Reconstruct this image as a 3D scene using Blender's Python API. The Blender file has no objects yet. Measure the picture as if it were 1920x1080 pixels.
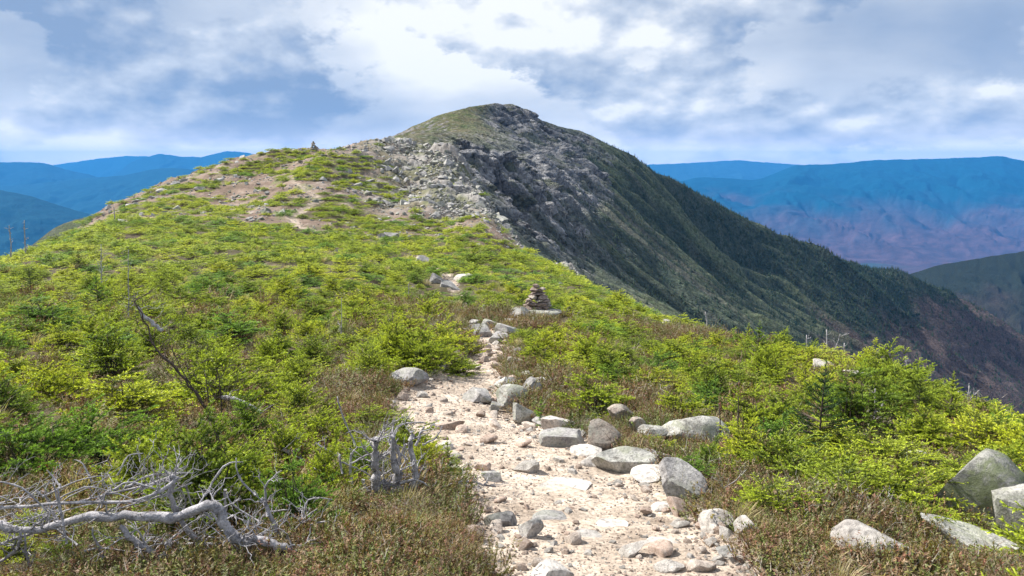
import bpy, math, random
import numpy as np
from mathutils import Vector, noise as mnoise
random.seed(7); rng = np.random.default_rng(7)
SC = bpy.context.scene
COL = SC.collection
R = math.radians

# ------------------------------------------------------------------ camera
F = 26 / 36 * 1920            # focal length in pixels of the 1920 frame
PITCH = math.atan((540 - 312) / F)
CAMZ = 1.7
cd = bpy.data.cameras.new('camera'); cam = bpy.data.objects.new('camera', cd); COL.objects.link(cam)
cd.lens = 26; cd.sensor_width = 36; cd.clip_start = 0.05; cd.clip_end = 80000
cam.location = (0, 0, CAMZ); cam.rotation_euler = (math.pi / 2 - PITCH, 0, 0)
SC.camera = cam
SC.view_settings.view_transform = 'Standard'; SC.view_settings.look = 'None'
SC.view_settings.gamma = 1; SC.view_settings.exposure = 0.92
cp, sp = math.cos(PITCH), math.sin(PITCH)

def ray(px, py):
    vx = (px - 960) / F; vy = (540 - py) / F
    return np.array([vx + 0 * vy, cp + vy * sp, -sp + vy * cp])
def at(px, py, Y):
    d = ray(px, py); t = Y / d[1]
    return np.array([d[0] * t, Y, CAMZ + d[2] * t])
def topix(p):
    x, y, z = p[..., 0], p[..., 1], p[..., 2] - CAMZ
    dep = y * cp - z * sp; up = y * sp + z * cp
    dep = np.where(dep < 0.05, 0.05, dep)
    return 960 + F * x / dep, 540 - F * up / dep, dep

# ------------------------------------------------------------------ sun + sky
SUN_AZ, SUN_EL = R(-62), R(46)
S = Vector((math.sin(SUN_AZ) * math.cos(SUN_EL), math.cos(SUN_AZ) * math.cos(SUN_EL), math.sin(SUN_EL)))
ld = bpy.data.lights.new('sun', 'SUN'); ld.energy = 5.0; ld.angle = R(0.6); ld.color = (1, .95, .87)
sun = bpy.data.objects.new('sun', ld); COL.objects.link(sun)
sun.rotation_euler = S.to_track_quat('Z', 'Y').to_euler(); sun.location = (0, 0, 60)

class NT:
    """small helper for node trees"""
    def __init__(s, tree): s.t = tree; s.n = tree.nodes; s.l = tree.links
    def node(s, typ, **kw):
        n = s.n.new(typ)
        for k, v in kw.items(): setattr(n, k, v)
        return n
    def put(s, sock, v):
        if isinstance(v, bpy.types.NodeSocket): s.l.new(v, sock)
        elif v is not None: sock.default_value = v
    def math(s, op, a, b=None, c=None, clamp=False):
        n = s.node('ShaderNodeMath', operation=op); n.use_clamp = clamp
        s.put(n.inputs[0], a); s.put(n.inputs[1], b)
        if c is not None: s.put(n.inputs[2], c)
        return n.outputs[0]
    def vmath(s, op, a, b=None, out=0):
        n = s.node('ShaderNodeVectorMath', operation=op); s.put(n.inputs[0], a)
        if op == 'SCALE': s.put(n.inputs[3], b)
        elif b is not None: s.put(n.inputs[1], b)
        return n.outputs['Value'] if out == 'v' else n.outputs[0]
    def noise(s, vec, scale, detail=4, rough=.55, dist=0.0, color=False):
        n = s.node('ShaderNodeTexNoise'); s.put(n.inputs['Vector'], vec)
        n.inputs['Scale'].default_value = scale; n.inputs['Detail'].default_value = detail
        n.inputs['Roughness'].default_value = rough; n.inputs['Distortion'].default_value = dist
        return n.outputs['Color' if color else 'Fac']
    def ramp(s, fac, stops, interp='LINEAR'):
        n = s.node('ShaderNodeValToRGB'); s.put(n.inputs[0], fac); cr = n.color_ramp; cr.interpolation = interp
        while len(cr.elements) < len(stops): cr.elements.new(0.5)
        for e, (p, c) in zip(cr.elements, stops):
            e.position = p; e.color = (*c, 1) if len(c) == 3 else c
        return n.outputs[0]
    def mix(s, fac, a, b, mode='MIX'):
        n = s.node('ShaderNodeMix', data_type='RGBA', blend_type=mode)
        s.put(n.inputs[0], fac)
        for i, v in ((6, a), (7, b)):
            if isinstance(v, tuple) and len(v) == 3: v = (*v, 1)
            s.put(n.inputs[i], v)
        return n.outputs[2]

W = bpy.data.worlds.new('World'); SC.world = W; W.use_nodes = True
n = NT(W.node_tree); W.node_tree.nodes.clear()
sky = n.node('ShaderNodeTexSky', sky_type='NISHITA'); sky.sun_disc = False
sky.sun_elevation = SUN_EL; sky.sun_rotation = SUN_AZ; sky.altitude = 1300
bg1 = n.node('ShaderNodeBackground'); n.put(bg1.inputs[0], sky.outputs[0]); bg1.inputs[1].default_value = 0.10
tc = n.node('ShaderNodeTexCoord')
dr = n.vmath('NORMALIZE', tc.outputs['Generated'])
sx = n.node('ShaderNodeSeparateXYZ'); n.put(sx.inputs[0], dr)
zz = n.math('MAXIMUM', sx.outputs[2], 0.0)
den = n.math('ADD', zz, 0.16)
cx = n.node('ShaderNodeCombineXYZ')
n.put(cx.inputs[0], n.math('DIVIDE', sx.outputs[0], den)); n.put(cx.inputs[1], n.math('DIVIDE', sx.outputs[1], den))
# layer of cloud seen in perspective, plus heaped cloud near the horizon
n1 = n.noise(n.vmath('ADD', cx.outputs[0], (3.1, 7.7, 0)), .8, 8, .5, .4)
def puff(vec, sc, off, det):
    a = n.noise(vec, sc, det, .5, .0); b2_ = n.noise(n.vmath('ADD', vec, off), sc, det, .5, .0)
    return a, n.math('SUBTRACT', a, b2_)
cz = n.node('ShaderNodeCombineXYZ'); n.put(cz.inputs[0], sx.outputs[0]); n.put(cz.inputs[1], sx.outputs[1]); n.put(cz.inputs[2], n.math('MULTIPLY', n.math('POWER', n.math('ADD', zz, .01), .8), 1.55))
pv = n.vmath('ADD', cz.outputs[0], (1.7, .4, .35))
a1, r1_ = puff(pv, 3.4, (-.03, 0, .07), 10); a2, r2_ = puff(pv, 9.5, (-.012, 0, .03), 9)
back = n.math('ADD', n.math('MULTIPLY', n.math('SUBTRACT', n1, .5), 1.0), .74)
back = n.math('ADD', back, n.math('MULTIPLY', n.math('SUBTRACT', a2, .5), .5))
front = n.math('ADD', n.math('ADD', n.math('MULTIPLY', r1_, 2.8), n.math('MULTIPLY', r2_, 2.2)), .46)
front = n.math('ADD', front, n.math('MULTIPLY', n.math('SUBTRACT', a2, .5), .5))
a3 = n.noise(pv, 3.4, 12, .60, .0); mr = n.node('ShaderNodeMapRange', interpolation_type='SMOOTHSTEP'); n.put(mr.inputs[0], a3); mr.inputs[1].default_value = .468; mr.inputs[2].default_value = .53
f = n.math('ADD', n.math('MULTIPLY', back, n.math('SUBTRACT', 1.0, mr.outputs[0])), n.math('MULTIPLY', front, mr.outputs[0]))
# big light and dark parts of the cloud deck: (azimuth/elevation centre, horizontal and vertical spread, amount)
def lump(px, py, sxp, syp, amt):
    global f
    d = ray(px, py); d = d / np.linalg.norm(d)
    v = n.vmath('SUBTRACT', dr, tuple(float(q) for q in d))
    v = n.vmath('MULTIPLY', v, (F / sxp, F / sxp, F / syp))
    q = n.vmath('DOT_PRODUCT', v, v, 'v')
    g = n.math('EXPONENT', n.math('MULTIPLY', q, -0.5))
    f = n.math('ADD', f, n.math('MULTIPLY', g, amt))
for L in [(950, 55, 260, 50, .55), (300, 110, 60, 50, .30), (770, 140, 90, 50, .28), (110, 70, 230, 90, -.42),
          (520, 170, 150, 75, -.28), (480, 60, 200, 60, -.1), (1800, 90, 200, 65, -.45), (1500, 20, 160, 35, -.34), (1300, 130, 220, 50, .12),
          (60, 205, 180, 25, .2), (200, 290, 500, 14, .75), (1400, 290, 600, 14, .6), (1450, 262, 260, 12, -.2), (600, 235, 160, 25, -.10),
          (1700, 200, 200, 50, .12), (300, 268, 300, 10, -.12), (1040, 100, 130, 18, -.2)]:
    lump(*L)
ccol = n.ramp(n.math('MULTIPLY', f, 1.0, clamp=True), [(0, (.155, .215, .32)), (.22, (.21, .265, .36)), (.42, (.28, .325, .40)), (.62, (.35, .39, .455)), (.82, (.45, .475, .51)), (1, (.57, .58, .585))])
hz_ = n.math('EXPONENT', n.math('MULTIPLY', n.math('POWER', n.math('DIVIDE', sx.outputs[2], .035), 2.0), -1.0))
ccol = n.mix(n.math('MULTIPLY', hz_, n.math('MULTIPLY', a2, 1.3, clamp=True)), ccol, (1.05, .95, .86))
bg2 = n.node('ShaderNodeBackground'); n.put(bg2.inputs[0], ccol); bg2.inputs[1].default_value = 0.98
mx = n.node('ShaderNodeMixShader'); mx.inputs[0].default_value = 0.97
n.l.new(bg1.outputs[0], mx.inputs[1]); n.l.new(bg2.outputs[0], mx.inputs[2])
wo = n.node('ShaderNodeOutputWorld'); n.l.new(mx.outputs[0], wo.inputs[0])

# ------------------------------------------------------------------ helpers
def tag(o, label=None, cat=None, group=None, kind=None):
    if label: o['label'] = label
    if cat: o['category'] = cat
    if group: o['group'] = group
    if kind: o['kind'] = kind
    return o
def mesh(name, V, Fc, mats=None, col=None, smooth=True, mi=None):
    V = np.ascontiguousarray(V, dtype=np.float32); Fc = np.ascontiguousarray(Fc, dtype=np.int32)
    me = bpy.data.meshes.new(name); k = Fc.shape[1]
    me.vertices.add(len(V)); me.vertices.foreach_set('co', V.ravel())
    me.loops.add(Fc.size); me.loops.foreach_set('vertex_index', Fc.ravel())
    me.polygons.add(len(Fc)); me.polygons.foreach_set('loop_start', np.arange(0, Fc.size, k, dtype=np.int32))
    me.polygons.foreach_set('loop_total', np.full(len(Fc), k, dtype=np.int32))
    me.polygons.foreach_set('use_smooth', np.full(len(Fc), smooth))
    for m in (mats or []): me.materials.append(m)
    if mi is not None: me.polygons.foreach_set('material_index', np.asarray(mi, dtype=np.int32))
    if col is not None:
        a = me.color_attributes.new('col', 'FLOAT_COLOR', 'POINT')
        c = np.ones((len(V), 4), dtype=np.float32); c[:, :3] = col; a.data.foreach_set('color', c.ravel())
    me.update(); me.validate()
    return me
def link(name, me, parent=None):
    o = bpy.data.objects.new(name, me); COL.objects.link(o)
    if parent is not None: o.parent = parent
    return o
def empty(name, loc=(0, 0, 0)):
    o = bpy.data.objects.new(name, None); COL.objects.link(o); o.location = loc; o.empty_display_size = .2
    return o
def gridfaces(nu, nv):
    i = np.arange((nu - 1) * (nv - 1)); r = i // (nv - 1); c = i % (nv - 1); a = r * nv + c
    return np.stack([a, a + nv, a + nv + 1, a + 1], 1)

_perm = np.random.default_rng(3).permutation(4096).astype(np.int64)
_ang = np.random.default_rng(4).random(4096) * 2 * np.pi
def perlin(x, y, seed=0):
    xi = np.floor(x).astype(np.int64); yi = np.floor(y).astype(np.int64); xf = x - xi; yf = y - yi
    u = xf ** 3 * (xf * (xf * 6 - 15) + 10); v = yf ** 3 * (yf * (yf * 6 - 15) + 10)
    def g(ix, iy, fx, fy):
        h = _ang[_perm[(_perm[(ix + seed * 131) & 4095] + iy) & 4095]]
        return np.cos(h) * fx + np.sin(h) * fy
    a = g(xi, yi, xf, yf); b = g(xi + 1, yi, xf - 1, yf); c = g(xi, yi + 1, xf, yf - 1); d = g(xi + 1, yi + 1, xf - 1, yf - 1)
    return (a + u * (b - a)) * (1 - v) + (c + u * (d - c)) * v
def fbm(x, y, o=5, seed=0, rough=.5):
    s = 0; a = 1; t = 0
    for k in range(o):
        s = s + a * perlin(x * 2 ** k + 17.3 * k, y * 2 ** k + 5.1 * k, seed + k); t += a; a *= rough
    return s / t * 1.6
def ridged(x, y, o=4, seed=0):
    s = 0; a = 1; t = 0
    for k in range(o):
        s = s + a * (1 - np.abs(perlin(x * 2 ** k + 9 * k, y * 2 ** k, seed + k)) * 2.2); t += a; a *= .5
    return s / t
def cellv(x, y, seed=0):
    """blocky value per cell (worley cell id) and distance to the border"""
    xi = np.floor(x).astype(np.int64); yi = np.floor(y).astype(np.int64)
    b1 = np.full(x.shape, 9.); b2 = np.full(x.shape, 9.); val = np.zeros(x.shape)
    for dx in (-1, 0, 1):
        for dy in (-1, 0, 1):
            h = _perm[(_perm[(xi + dx + seed * 77) & 4095] + yi + dy) & 4095]
            cxx = xi + dx + (h & 63) / 63.; cyy = yi + dy + ((h >> 6) & 63) / 63.
            d = np.hypot(x - cxx, y - cyy); m = d < b1
            b2 = np.where(m, b1, np.minimum(b2, d)); val = np.where(m, (_perm[h] & 255) / 255., val); b1 = np.minimum(b1, d)
    return val, b2 - b1
def sstep(a, b, x):
    t = np.clip((x - a) / (b - a), 0, 1); return t * t * (3 - 2 * t)
def lerp(a, b, t):
    t = np.asarray(t)[..., None]; return np.asarray(a) * (1 - t) + np.asarray(b) * t

class RBF:
    def __init__(s, P, z, smooth=1e-3):
        s.P = np.asarray(P, float); N = len(P)
        K = s.k(s.P, s.P) + np.eye(N) * smooth
        A = np.zeros((N + 3, N + 3)); A[:N, :N] = K; A[:N, N] = 1; A[:N, N + 1:] = s.P; A[N, :N] = 1; A[N + 1:, :N] = s.P.T
        s.w = np.linalg.solve(A, np.concatenate([z, [0, 0, 0]]))
    def k(s, a, b):
        d2 = (a[:, None, 0] - b[None, :, 0]) ** 2 + (a[:, None, 1] - b[None, :, 1]) ** 2
        return 0.5 * d2 * np.log(d2 + 1e-12)
    def __call__(s, Q):
        out = np.empty(len(Q)); N = len(s.P)
        for i in range(0, len(Q), 40000):
            q = Q[i:i + 40000]; out[i:i + 40000] = s.k(q, s.P) @ s.w[:N] + s.w[N] + q @ s.w[N + 1:]
        return out

# ------------------------------------------------------------------ materials
def newmat(name):
    m = bpy.data.materials.new(name); m.use_nodes = True; t = NT(m.node_tree)
    return m, t, m.node_tree.nodes['Principled BSDF'], m.node_tree.nodes['Material Output']
def attr(t, name='col'):
    return t.node('ShaderNodeAttribute', attribute_name=name).outputs['Color']
def objco(t): return t.node('ShaderNodeTexCoord').outputs['Object']
def rnd(t): return t.node('ShaderNodeObjectInfo').outputs['Random']
def bump(t, b, h, strength, dist):
    n = t.node('ShaderNodeBump'); n.inputs['Strength'].default_value = strength; n.inputs['Distance'].default_value = dist
    t.put(n.inputs['Height'], h); t.l.new(n.outputs[0], b.inputs['Normal'])

def mat_ground():
    m, t, b, o = newmat('ground'); p = objco(t)
    a = t.noise(p, 26, 6, .7); c = t.noise(p, 2.6, 9, .72)
    v = t.ramp(a, [(.28, (.38, .36, .34)), (.5, (.95, .95, .95)), (.72, (1.5, 1.47, 1.44))])
    v2 = t.ramp(c, [(.32, (.62, .60, .58)), (.68, (1.32, 1.32, 1.32))])
    t.put(b.inputs['Base Color'], t.mix(1, t.mix(1, attr(t), v, 'MULTIPLY'), v2, 'MULTIPLY'))
    b.inputs['Roughness'].default_value = .95; b.inputs['Specular IOR Level'].default_value = .2
    bump(t, b, t.noise(p, 40, 5, .7), .8, .02)
    return m
def mat_mountain():
    m, t, b, o = newmat('mountain'); p = objco(t)
    a = t.noise(p, .55, 6, .7)
    v = t.ramp(a, [(.3, (.42, .42, .44)), (.5, (.92, .92, .92)), (.7, (1.6, 1.57, 1.53))])
    t.put(b.inputs['Base Color'], t.mix(1, attr(t), v, 'MULTIPLY'))
    b.inputs['Roughness'].default_value = .95; b.inputs['Specular IOR Level'].default_value = .2
    bump(t, b, t.math('ADD', t.noise(p, .9, 5, .75), t.math('MULTIPLY', t.noise(t.vmath('MULTIPLY', p, (1, 1, .3)), .22, 6, .7, 1.2), 2.2)), 1.0, 2.2)
    vo = t.node('ShaderNodeTexVoronoi', feature='DISTANCE_TO_EDGE'); t.put(vo.inputs['Vector'], t.vmath('ADD', t.vmath('MULTIPLY', p, (.55, .55, .24)), t.vmath('SCALE', t.noise(p, .3, 5, .6, color=True), .9))); vo.inputs['Scale'].default_value = .9
    bn = t.node('ShaderNodeBump'); bn.inputs['Strength'].default_value = 1; bn.inputs['Distance'].default_value = 1.6; t.put(bn.inputs['Height'], t.math('MINIMUM', vo.outputs['Distance'], .16)); old = b.inputs['Normal'].links[0].from_node; t.l.new(old.outputs[0], bn.inputs['Normal']); t.l.new(bn.outputs[0], b.inputs['Normal'])
    return m
def mat_far():
    m, t, b, o = newmat('far_forest'); p = objco(t)
    a = t.noise(p, .012, 7, .75)
    v = t.ramp(a, [(.3, (.6, .6, .6)), (.5, (1, 1, 1)), (.7, (1.35, 1.3, 1.25))])
    t.put(b.inputs['Base Color'], t.mix(1, attr(t), v, 'MULTIPLY'))
    b.inputs['Roughness'].default_value = 1; b.inputs['Specular IOR Level'].default_value = .05
    bump(t, b, t.noise(p, .02, 5, .75), .7, 20)
    return m
def mat_rock(name, base, light, dark, lichen, lamt, sc=6.0):
    m, t, b, o = newmat(name); p = objco(t)
    r = rnd(t); p = t.vmath('ADD', p, t.vmath('SCALE', (31.0, 17.0, 11.0), r))
    a = t.noise(p, sc, 7, .68, .3); c = t.ramp(a, [(.30, dark), (.48, base), (.68, light)])
    sp_ = t.noise(p, sc * 9, 4, .7); c = t.mix(1, c, t.ramp(sp_, [(.36, (.55, .55, .56)), (.5, (1, 1, 1)), (.66, (1.22, 1.22, 1.22))]), 'MULTIPLY')
    c = t.mix(1, c, t.ramp(t.noise(p, sc * .55, 9, .8, 1.2), [(.34, (.42, .40, .38)), (.47, (.95, .95, .95)), (.7, (1.15, 1.15, 1.15))]), 'MULTIPLY')
    lm = t.ramp(t.noise(p, sc * .9, 8, .72, .6), [(.5, (0, 0, 0)), (.58, (1, 1, 1))])
    c = t.mix(t.math('MULTIPLY', lm, lamt), c, lichen)
    br = t.ramp(r, [(0, (.78, .77, .76)), (1, (1.16, 1.14, 1.12))]); c = t.mix(1, c, br, 'MULTIPLY')
    t.put(b.inputs['Base Color'], c); b.inputs['Roughness'].default_value = .9; b.inputs['Specular IOR Level'].default_value = .25
    bump(t, b, t.noise(p, sc * 4, 8, .75), .9, .02)
    return m
def mat_leaf(name, trans=.35, tint=None, rough=.5):
    m, t, b, o = newmat(name); c = attr(t)
    r = rnd(t)
    tn = t.ramp(r, tint or [(0, (.5, .72, 1.1)), (.08, (.6, .8, .9)), (.16, (.55, .62, .55)), (.30, (.80, .85, .75)), (.7, (1.05, 1.04, .85)), (1, (1.3, 1.18, .9))])
    c = t.mix(1, c, tn, 'MULTIPLY')
    t.put(b.inputs['Base Color'], c); b.inputs['Roughness'].default_value = rough; b.inputs['Specular IOR Level'].default_value = .3
    tr = t.node('ShaderNodeBsdfTranslucent'); t.put(tr.inputs[0], t.mix(1, c, (1.15, 1.2, .55), 'MULTIPLY'))
    mx = t.node('ShaderNodeMixShader'); mx.inputs[0].default_value = trans
    t.l.new(b.outputs[0], mx.inputs[1]); t.l.new(tr.outputs[0], mx.inputs[2]); t.l.new(mx.outputs[0], o.inputs[0])
    return m
def mat_wood(name, a, bcol, sc=9.0):
    m, t, b, o = newmat(name); p = objco(t)
    nz = t.noise(t.vmath('MULTIPLY', p, (1, 1, 1)), sc, 6, .7, .4)
    c = t.ramp(nz, [(.3, a), (.62, bcol)])
    c = t.mix(1, c, t.ramp(t.noise(p, sc * 7, 4, .7), [(.35, (.6, .6, .6)), (.6, (1.1, 1.1, 1.1))]), 'MULTIPLY')
    t.put(b.inputs['Base Color'], c); b.inputs['Roughness'].default_value = .85; b.inputs['Specular IOR Level'].default_value = .2
    bump(t, b, t.noise(p, sc * 6, 6, .7, 1.0), .9, .008)
    return m
M_ground = mat_ground(); M_mtn = mat_mountain(); M_far = mat_far()
M_gran = mat_rock('granite', (.34, .33, .33), (.52, .51, .49), (.14, .14, .145), (.30, .32, .25), .35, 5)
M_lich = mat_rock('lichened_granite', (.36, .36, .34), (.56, .56, .52), (.15, .155, .15), (.26, .28, .20), .6, 6)
M_cairn = mat_rock('cairn_stone', (.27, .20, .17), (.43, .37, .34), (.11, .08, .07), (.30, .29, .26), .4, 6)
M_dark = mat_rock('dark_shaded_lichened_granite', (.20, .20, .19), (.36, .36, .33), (.06, .06, .06), (.17, .20, .10), .8, 4)  # darker lichened granite; the huge boulder's shaded front is put into its colour
M_pink = mat_rock('pink_granite', (.46, .36, .30), (.62, .53, .46), (.28, .20, .16), (.5, .46, .4), .4, 7)
M_pale = mat_rock('pale_granite', (.47, .445, .42), (.64, .61, .57), (.28, .255, .24), (.5, .48, .42), .35, 4)
M_pale2 = mat_rock('cream_granite', (.56, .48, .42), (.70, .64, .58), (.36, .30, .26), (.5, .48, .42), .2, 4)
M_pink2 = mat_rock('rose_granite', (.60, .46, .38), (.74, .62, .54), (.36, .26, .2), (.5, .46, .4), .2, 7)
M_brown = mat_rock('brown_granite', (.34, .29, .25), (.50, .46, .41), (.13, .11, .10), (.40, .40, .34), .6, 6)
M_leaf = mat_leaf('spruce_needles', .30)
M_heath = mat_leaf('heath_leaves', .2, [(0, (.85, 1.1, .8)), (.35, (1, 1, 1)), (.65, (1.1, .85, .9)), (1, (1.25, .95, .8))], .7)
M_grass = mat_leaf('dry_grass', .35, [(0, (.8, .8, .8)), (1, (1.2, 1.15, 1.05))], .6)
M_tree = mat_leaf('slope_spruce', .1, [(0, (.6, .8, .8)), (.5, (1, 1, 1)), (1, (1.35, 1.25, 1.0))], .8)
M_bleach = mat_wood('bleached_wood', (.13, .125, .14), (.54, .52, .54), 13)
M_bark = mat_wood('dark_bark', (.035, .026, .02), (.13, .10, .085))
M_twig = mat_wood('grey_twig', (.18, .165, .16), (.42, .40, .39))

# ------------------------------------------------------------------ near ground: height function
ctrl = []
def cpt(px, py, Y): ctrl.append(at(px, py, Y))
for a in [(1000, 1070, 3.0), (1150, 1070, 3.05), (700, 1070, 3.05), (400, 1075, 3.0), (100, 1075, 3.0), (1400, 1070, 3.1), (1660, 1075, 3.35), (1900, 1075, 3.6),
          (1040, 930, 4.6), (900, 860, 5.5), (1280, 900, 5.1), (1500, 960, 4.5), (1750, 1000, 4.3), (1900, 940, 5.2),
          (850, 780, 6.9), (1100, 820, 6.3), (1290, 830, 6.5), (770, 725, 8.3), (980, 780, 7.4), (900, 700, 9.6), (910, 650, 12.2), (920, 625, 14.5),
          (1000, 590, 18.5), (850, 535, 26), (860, 500, 31), (800, 485, 35), (735, 450, 42), (610, 432, 46), (560, 405, 50), (590, 375, 57), (550, 335, 67), (565, 305, 80), (587, 279, 98),
          (650, 285, 98), (730, 268, 105), (790, 278, 105), (690, 330, 75), (650, 400, 54), (450, 330, 76), (400, 380, 60), (500, 370, 62),
          (700, 600, 15.5), (700, 500, 28), (500, 480, 30), (500, 600, 15), (500, 760, 7.6), (300, 800, 6.3), (300, 650, 11), (100, 700, 8.6), (100, 560, 17), (300, 520, 23), (100, 900, 4.6), (500, 920, 4.6),
          (400, 445, 38), (250, 450, 36),
          (1200, 620, 19), (1150, 690, 11.5), (1350, 700, 12.5), (1400, 800, 7.6), (1700, 800, 8.6), (1850, 850, 7.0), (1000, 520, 32), (950, 470, 44), (850, 400, 62), (880, 350, 80), (780, 340, 78)]:
    cpt(*a)
crest = [(1920, 838, 11.5), (1700, 778, 15), (1500, 722, 19), (1370, 670, 23), (1240, 616, 29), (1130, 558, 37), (1040, 505, 47), (960, 447, 66), (915, 382, 84), (870, 300, 104), (850, 288, 112)]
for a in crest:
    p = at(*a); ctrl.append(p); D = a[2]
    ctrl.append(p + [.15 * D, 0, -.15 * D]); ctrl.append(p + [.45 * D, .03 * D, -.42 * D]); ctrl.append(p + [1.0 * D, .05 * D, -.80 * D])
for a in [(0, 492, 29), (100, 458, 40), (240, 408, 54), (290, 362, 68), (330, 340, 78), (400, 316, 88), (480, 295, 96)]:
    p = at(*a); ctrl.append(p); D = a[2]
    ctrl.append(p + [-.16 * D, .03 * D, -.08 * D]); ctrl.append(p + [-.45 * D, .05 * D, -.33 * D])
for x, y, z in [(-30, 125, -3), (-10, 135, -6), (-60, 135, -18), (-30, 150, -14), (0, 150, -30), (-6, 3, .4), (-12, 6, .1), (-20, 12, -.8), (8, 4, -2.2), (14, 3, -6), (0, 0, 0), (-3, 0, .1), (3, 0, -.3), (0, -8, .2), (-10, -8, 0), (8, -8, -1.5), (30, 0, -20), (-40, 5, -4), (-60, 40, -14)]:
    ctrl.append(np.array([x, y, z], float))
ctrl = np.array(ctrl)
def warp(x, y): return np.stack([np.arcsinh(x / 5.), np.arcsinh(y / 5.)], 1)
_g = RBF(warp(ctrl[:, 0], ctrl[:, 1]), ctrl[:, 2], 2e-3)
def Hbase(x, y): return _g(warp(np.ravel(x), np.ravel(y))).reshape(np.shape(x))
def rayhit(px, py, H=None, n0=1.2, n1=140, N=500):
    H = H or Hbase; d = ray(px, py); t = np.geomspace(n0, n1, N); x = d[0] * t; y = d[1] * t; z = CAMZ + d[2] * t
    h = H(x, y); k = np.argmax(z < h)
    if not (z < h).any(): k = N - 1
    k = max(k, 1); a, b = z[k - 1] - h[k - 1], z[k] - h[k]; w = a / (a - b + 1e-9)
    tt = t[k - 1] + (t[k] - t[k - 1]) * min(max(w, 0), 1)
    return np.array([d[0] * tt, d[1] * tt, CAMZ + d[2] * tt])

# the trail: centre line in the photograph and its half width in pixels there
trail_px = [(1270, 1200, 420), (1205, 1075, 340), (1125, 1000, 290), (1055, 930, 240), (1000, 870, 215), (935, 820, 192), (872, 785, 165), (835, 755, 145), (870, 720, 90), (898, 690, 62), (915, 665, 44), (918, 645, 42), (905, 625, 45), (880, 600, 30),
            (860, 560, 14), (845, 525, 22), (825, 505, 12), (790, 485, 11), (745, 458, 12), (700, 443, 16), (640, 436, 20), (590, 432, 22), (556, 425, 20), (548, 408, 14), (572, 390, 14), (600, 374, 13), (585, 362, 11), (560, 350, 9), (548, 335, 8), (556, 318, 6), (575, 300, 5), (590, 286, 4)]
TR = []
for a, b_, w in trail_px:
    h = rayhit(a, b_); dd = np.hypot(h[0], h[1]); TR.append((h[0], h[1], w / F * dd * (1.0 if b_ > 620 else .62)))
TR = np.array(TR)
_tt = np.linspace(0, len(TR) - 1, 260); TRf = np.stack([np.interp(_tt, np.arange(len(TR)), TR[:, k]) for k in range(3)], 1)
def trail_d(x, y):
    """signed distance to the trail edge, in half widths (0 centre, 1 edge)"""
    out = np.full(x.shape, 99.); fx = x.ravel(); fy = y.ravel(); o = np.full(fx.shape, 99.)
    for i in range(0, len(fx), 60000):
        a = fx[i:i + 60000, None]; b_ = fy[i:i + 60000, None]
        o[i:i + 60000] = (np.hypot(a - TRf[None, :, 0], b_ - TRf[None, :, 1]) / TRf[None, :, 2]).min(1)
    return o.reshape(x.shape)
# low heath patches with no shrubs: (px, py, radius in metres, colour kind)
heath_px = [(740, 990, .42), (640, 1060, .35), (830, 930, .3), (860, 1050, .28), (720, 1060, .35), (690, 745, .55), (760, 790, .3), (640, 730, .4), (1090, 750, .7), (1180, 765, .6), (1040, 720, .6), (1230, 800, .35), (980, 700, .35),
            (1420, 930, .36), (1520, 950, .36), (1620, 1010, .42), (1750, 1040, .45), (1480, 1040, .38), (1860, 1060, .35), (1700, 960, .3), (1380, 870, .3), (1560, 1075, .4),
            (1750, 1130, .35), (1900, 1130, .35), (1600, 1130, .3), (700, 1140, .35), (860, 1140, .3), (560, 1065, .28), (600, 1030, .22), (1800, 1075, .3), (900, 600, 1.3), (960, 610, 1.0), (830, 620, .8), (1230, 620, 1.6), (1280, 635, 1.2), (240, 840, .22), (370, 800, .3)]
HE = np.array([[*rayhit(a, b_)[:2], r] for a, b_, r in heath_px])
def heath_m(x, y):
    o = np.zeros(x.shape)
    for hx, hy, r in HE: o = np.maximum(o, 1 - sstep(.75, 1.2, np.hypot(x - hx, y - hy) / r))
    return o
# green mats on the knoll: (px, py, half width m, half depth m)
mats_px = [(640, 395, 4.2, 3.2), (600, 405, 3, 2.4), (700, 420, 3.5, 2), (640, 375, 3.0, 2.0), (760, 430, 4, 3), (620, 330, 5.5, 4.5), (600, 310, 4, 3.5), (660, 345, 5, 3.2), (700, 305, 3, 2), (560, 300, 3.5, 3), (640, 300, 4, 3), (410, 392, 4.5, 1.7), (370, 400, 3, 1.5), (520, 380, 4, 1.4),
           (500, 325, 3.5, 2.2), (480, 310, 4, 3), (540, 292, 4, 3), (450, 325, 3, 2), (350, 350, 5, 4), (300, 385, 5, 5), (260, 400, 4, 3), (720, 352, 3, 2), (430, 300, 6, 3), (810, 420, 3, 2.4), (860, 460, 4, 4), (330, 412, 4, 3), (740, 375, 2.5, 1.5)]
MT = np.array([[*rayhit(a, b_)[:2], rx, ry] for a, b_, rx, ry in mats_px])
def mats_m(x, y):
    nz = fbm(x / 2.2, y / 2.2, 4, 21) * .55
    o = np.zeros(x.shape)
    for hx, hy, rx, ry in MT: o = np.maximum(o, 1 - sstep(.8, 1.1, np.hypot((x - hx) / rx, (y - hy) / ry) * 1.22 + nz * 1.3))
    return o
def masks(x, y):
    td = trail_d(x, y) + fbm(x * 1.6, y * 1.6, 3, 5) * .22
    path = 1 - sstep(.92, 1.16, td)
    knoll = sstep(43, 50, y + fbm(x / 5, y / 5, 3, 8) * 5 + np.clip(x + 2, -30, 30) * -.02)
    return td, path, knoll
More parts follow.
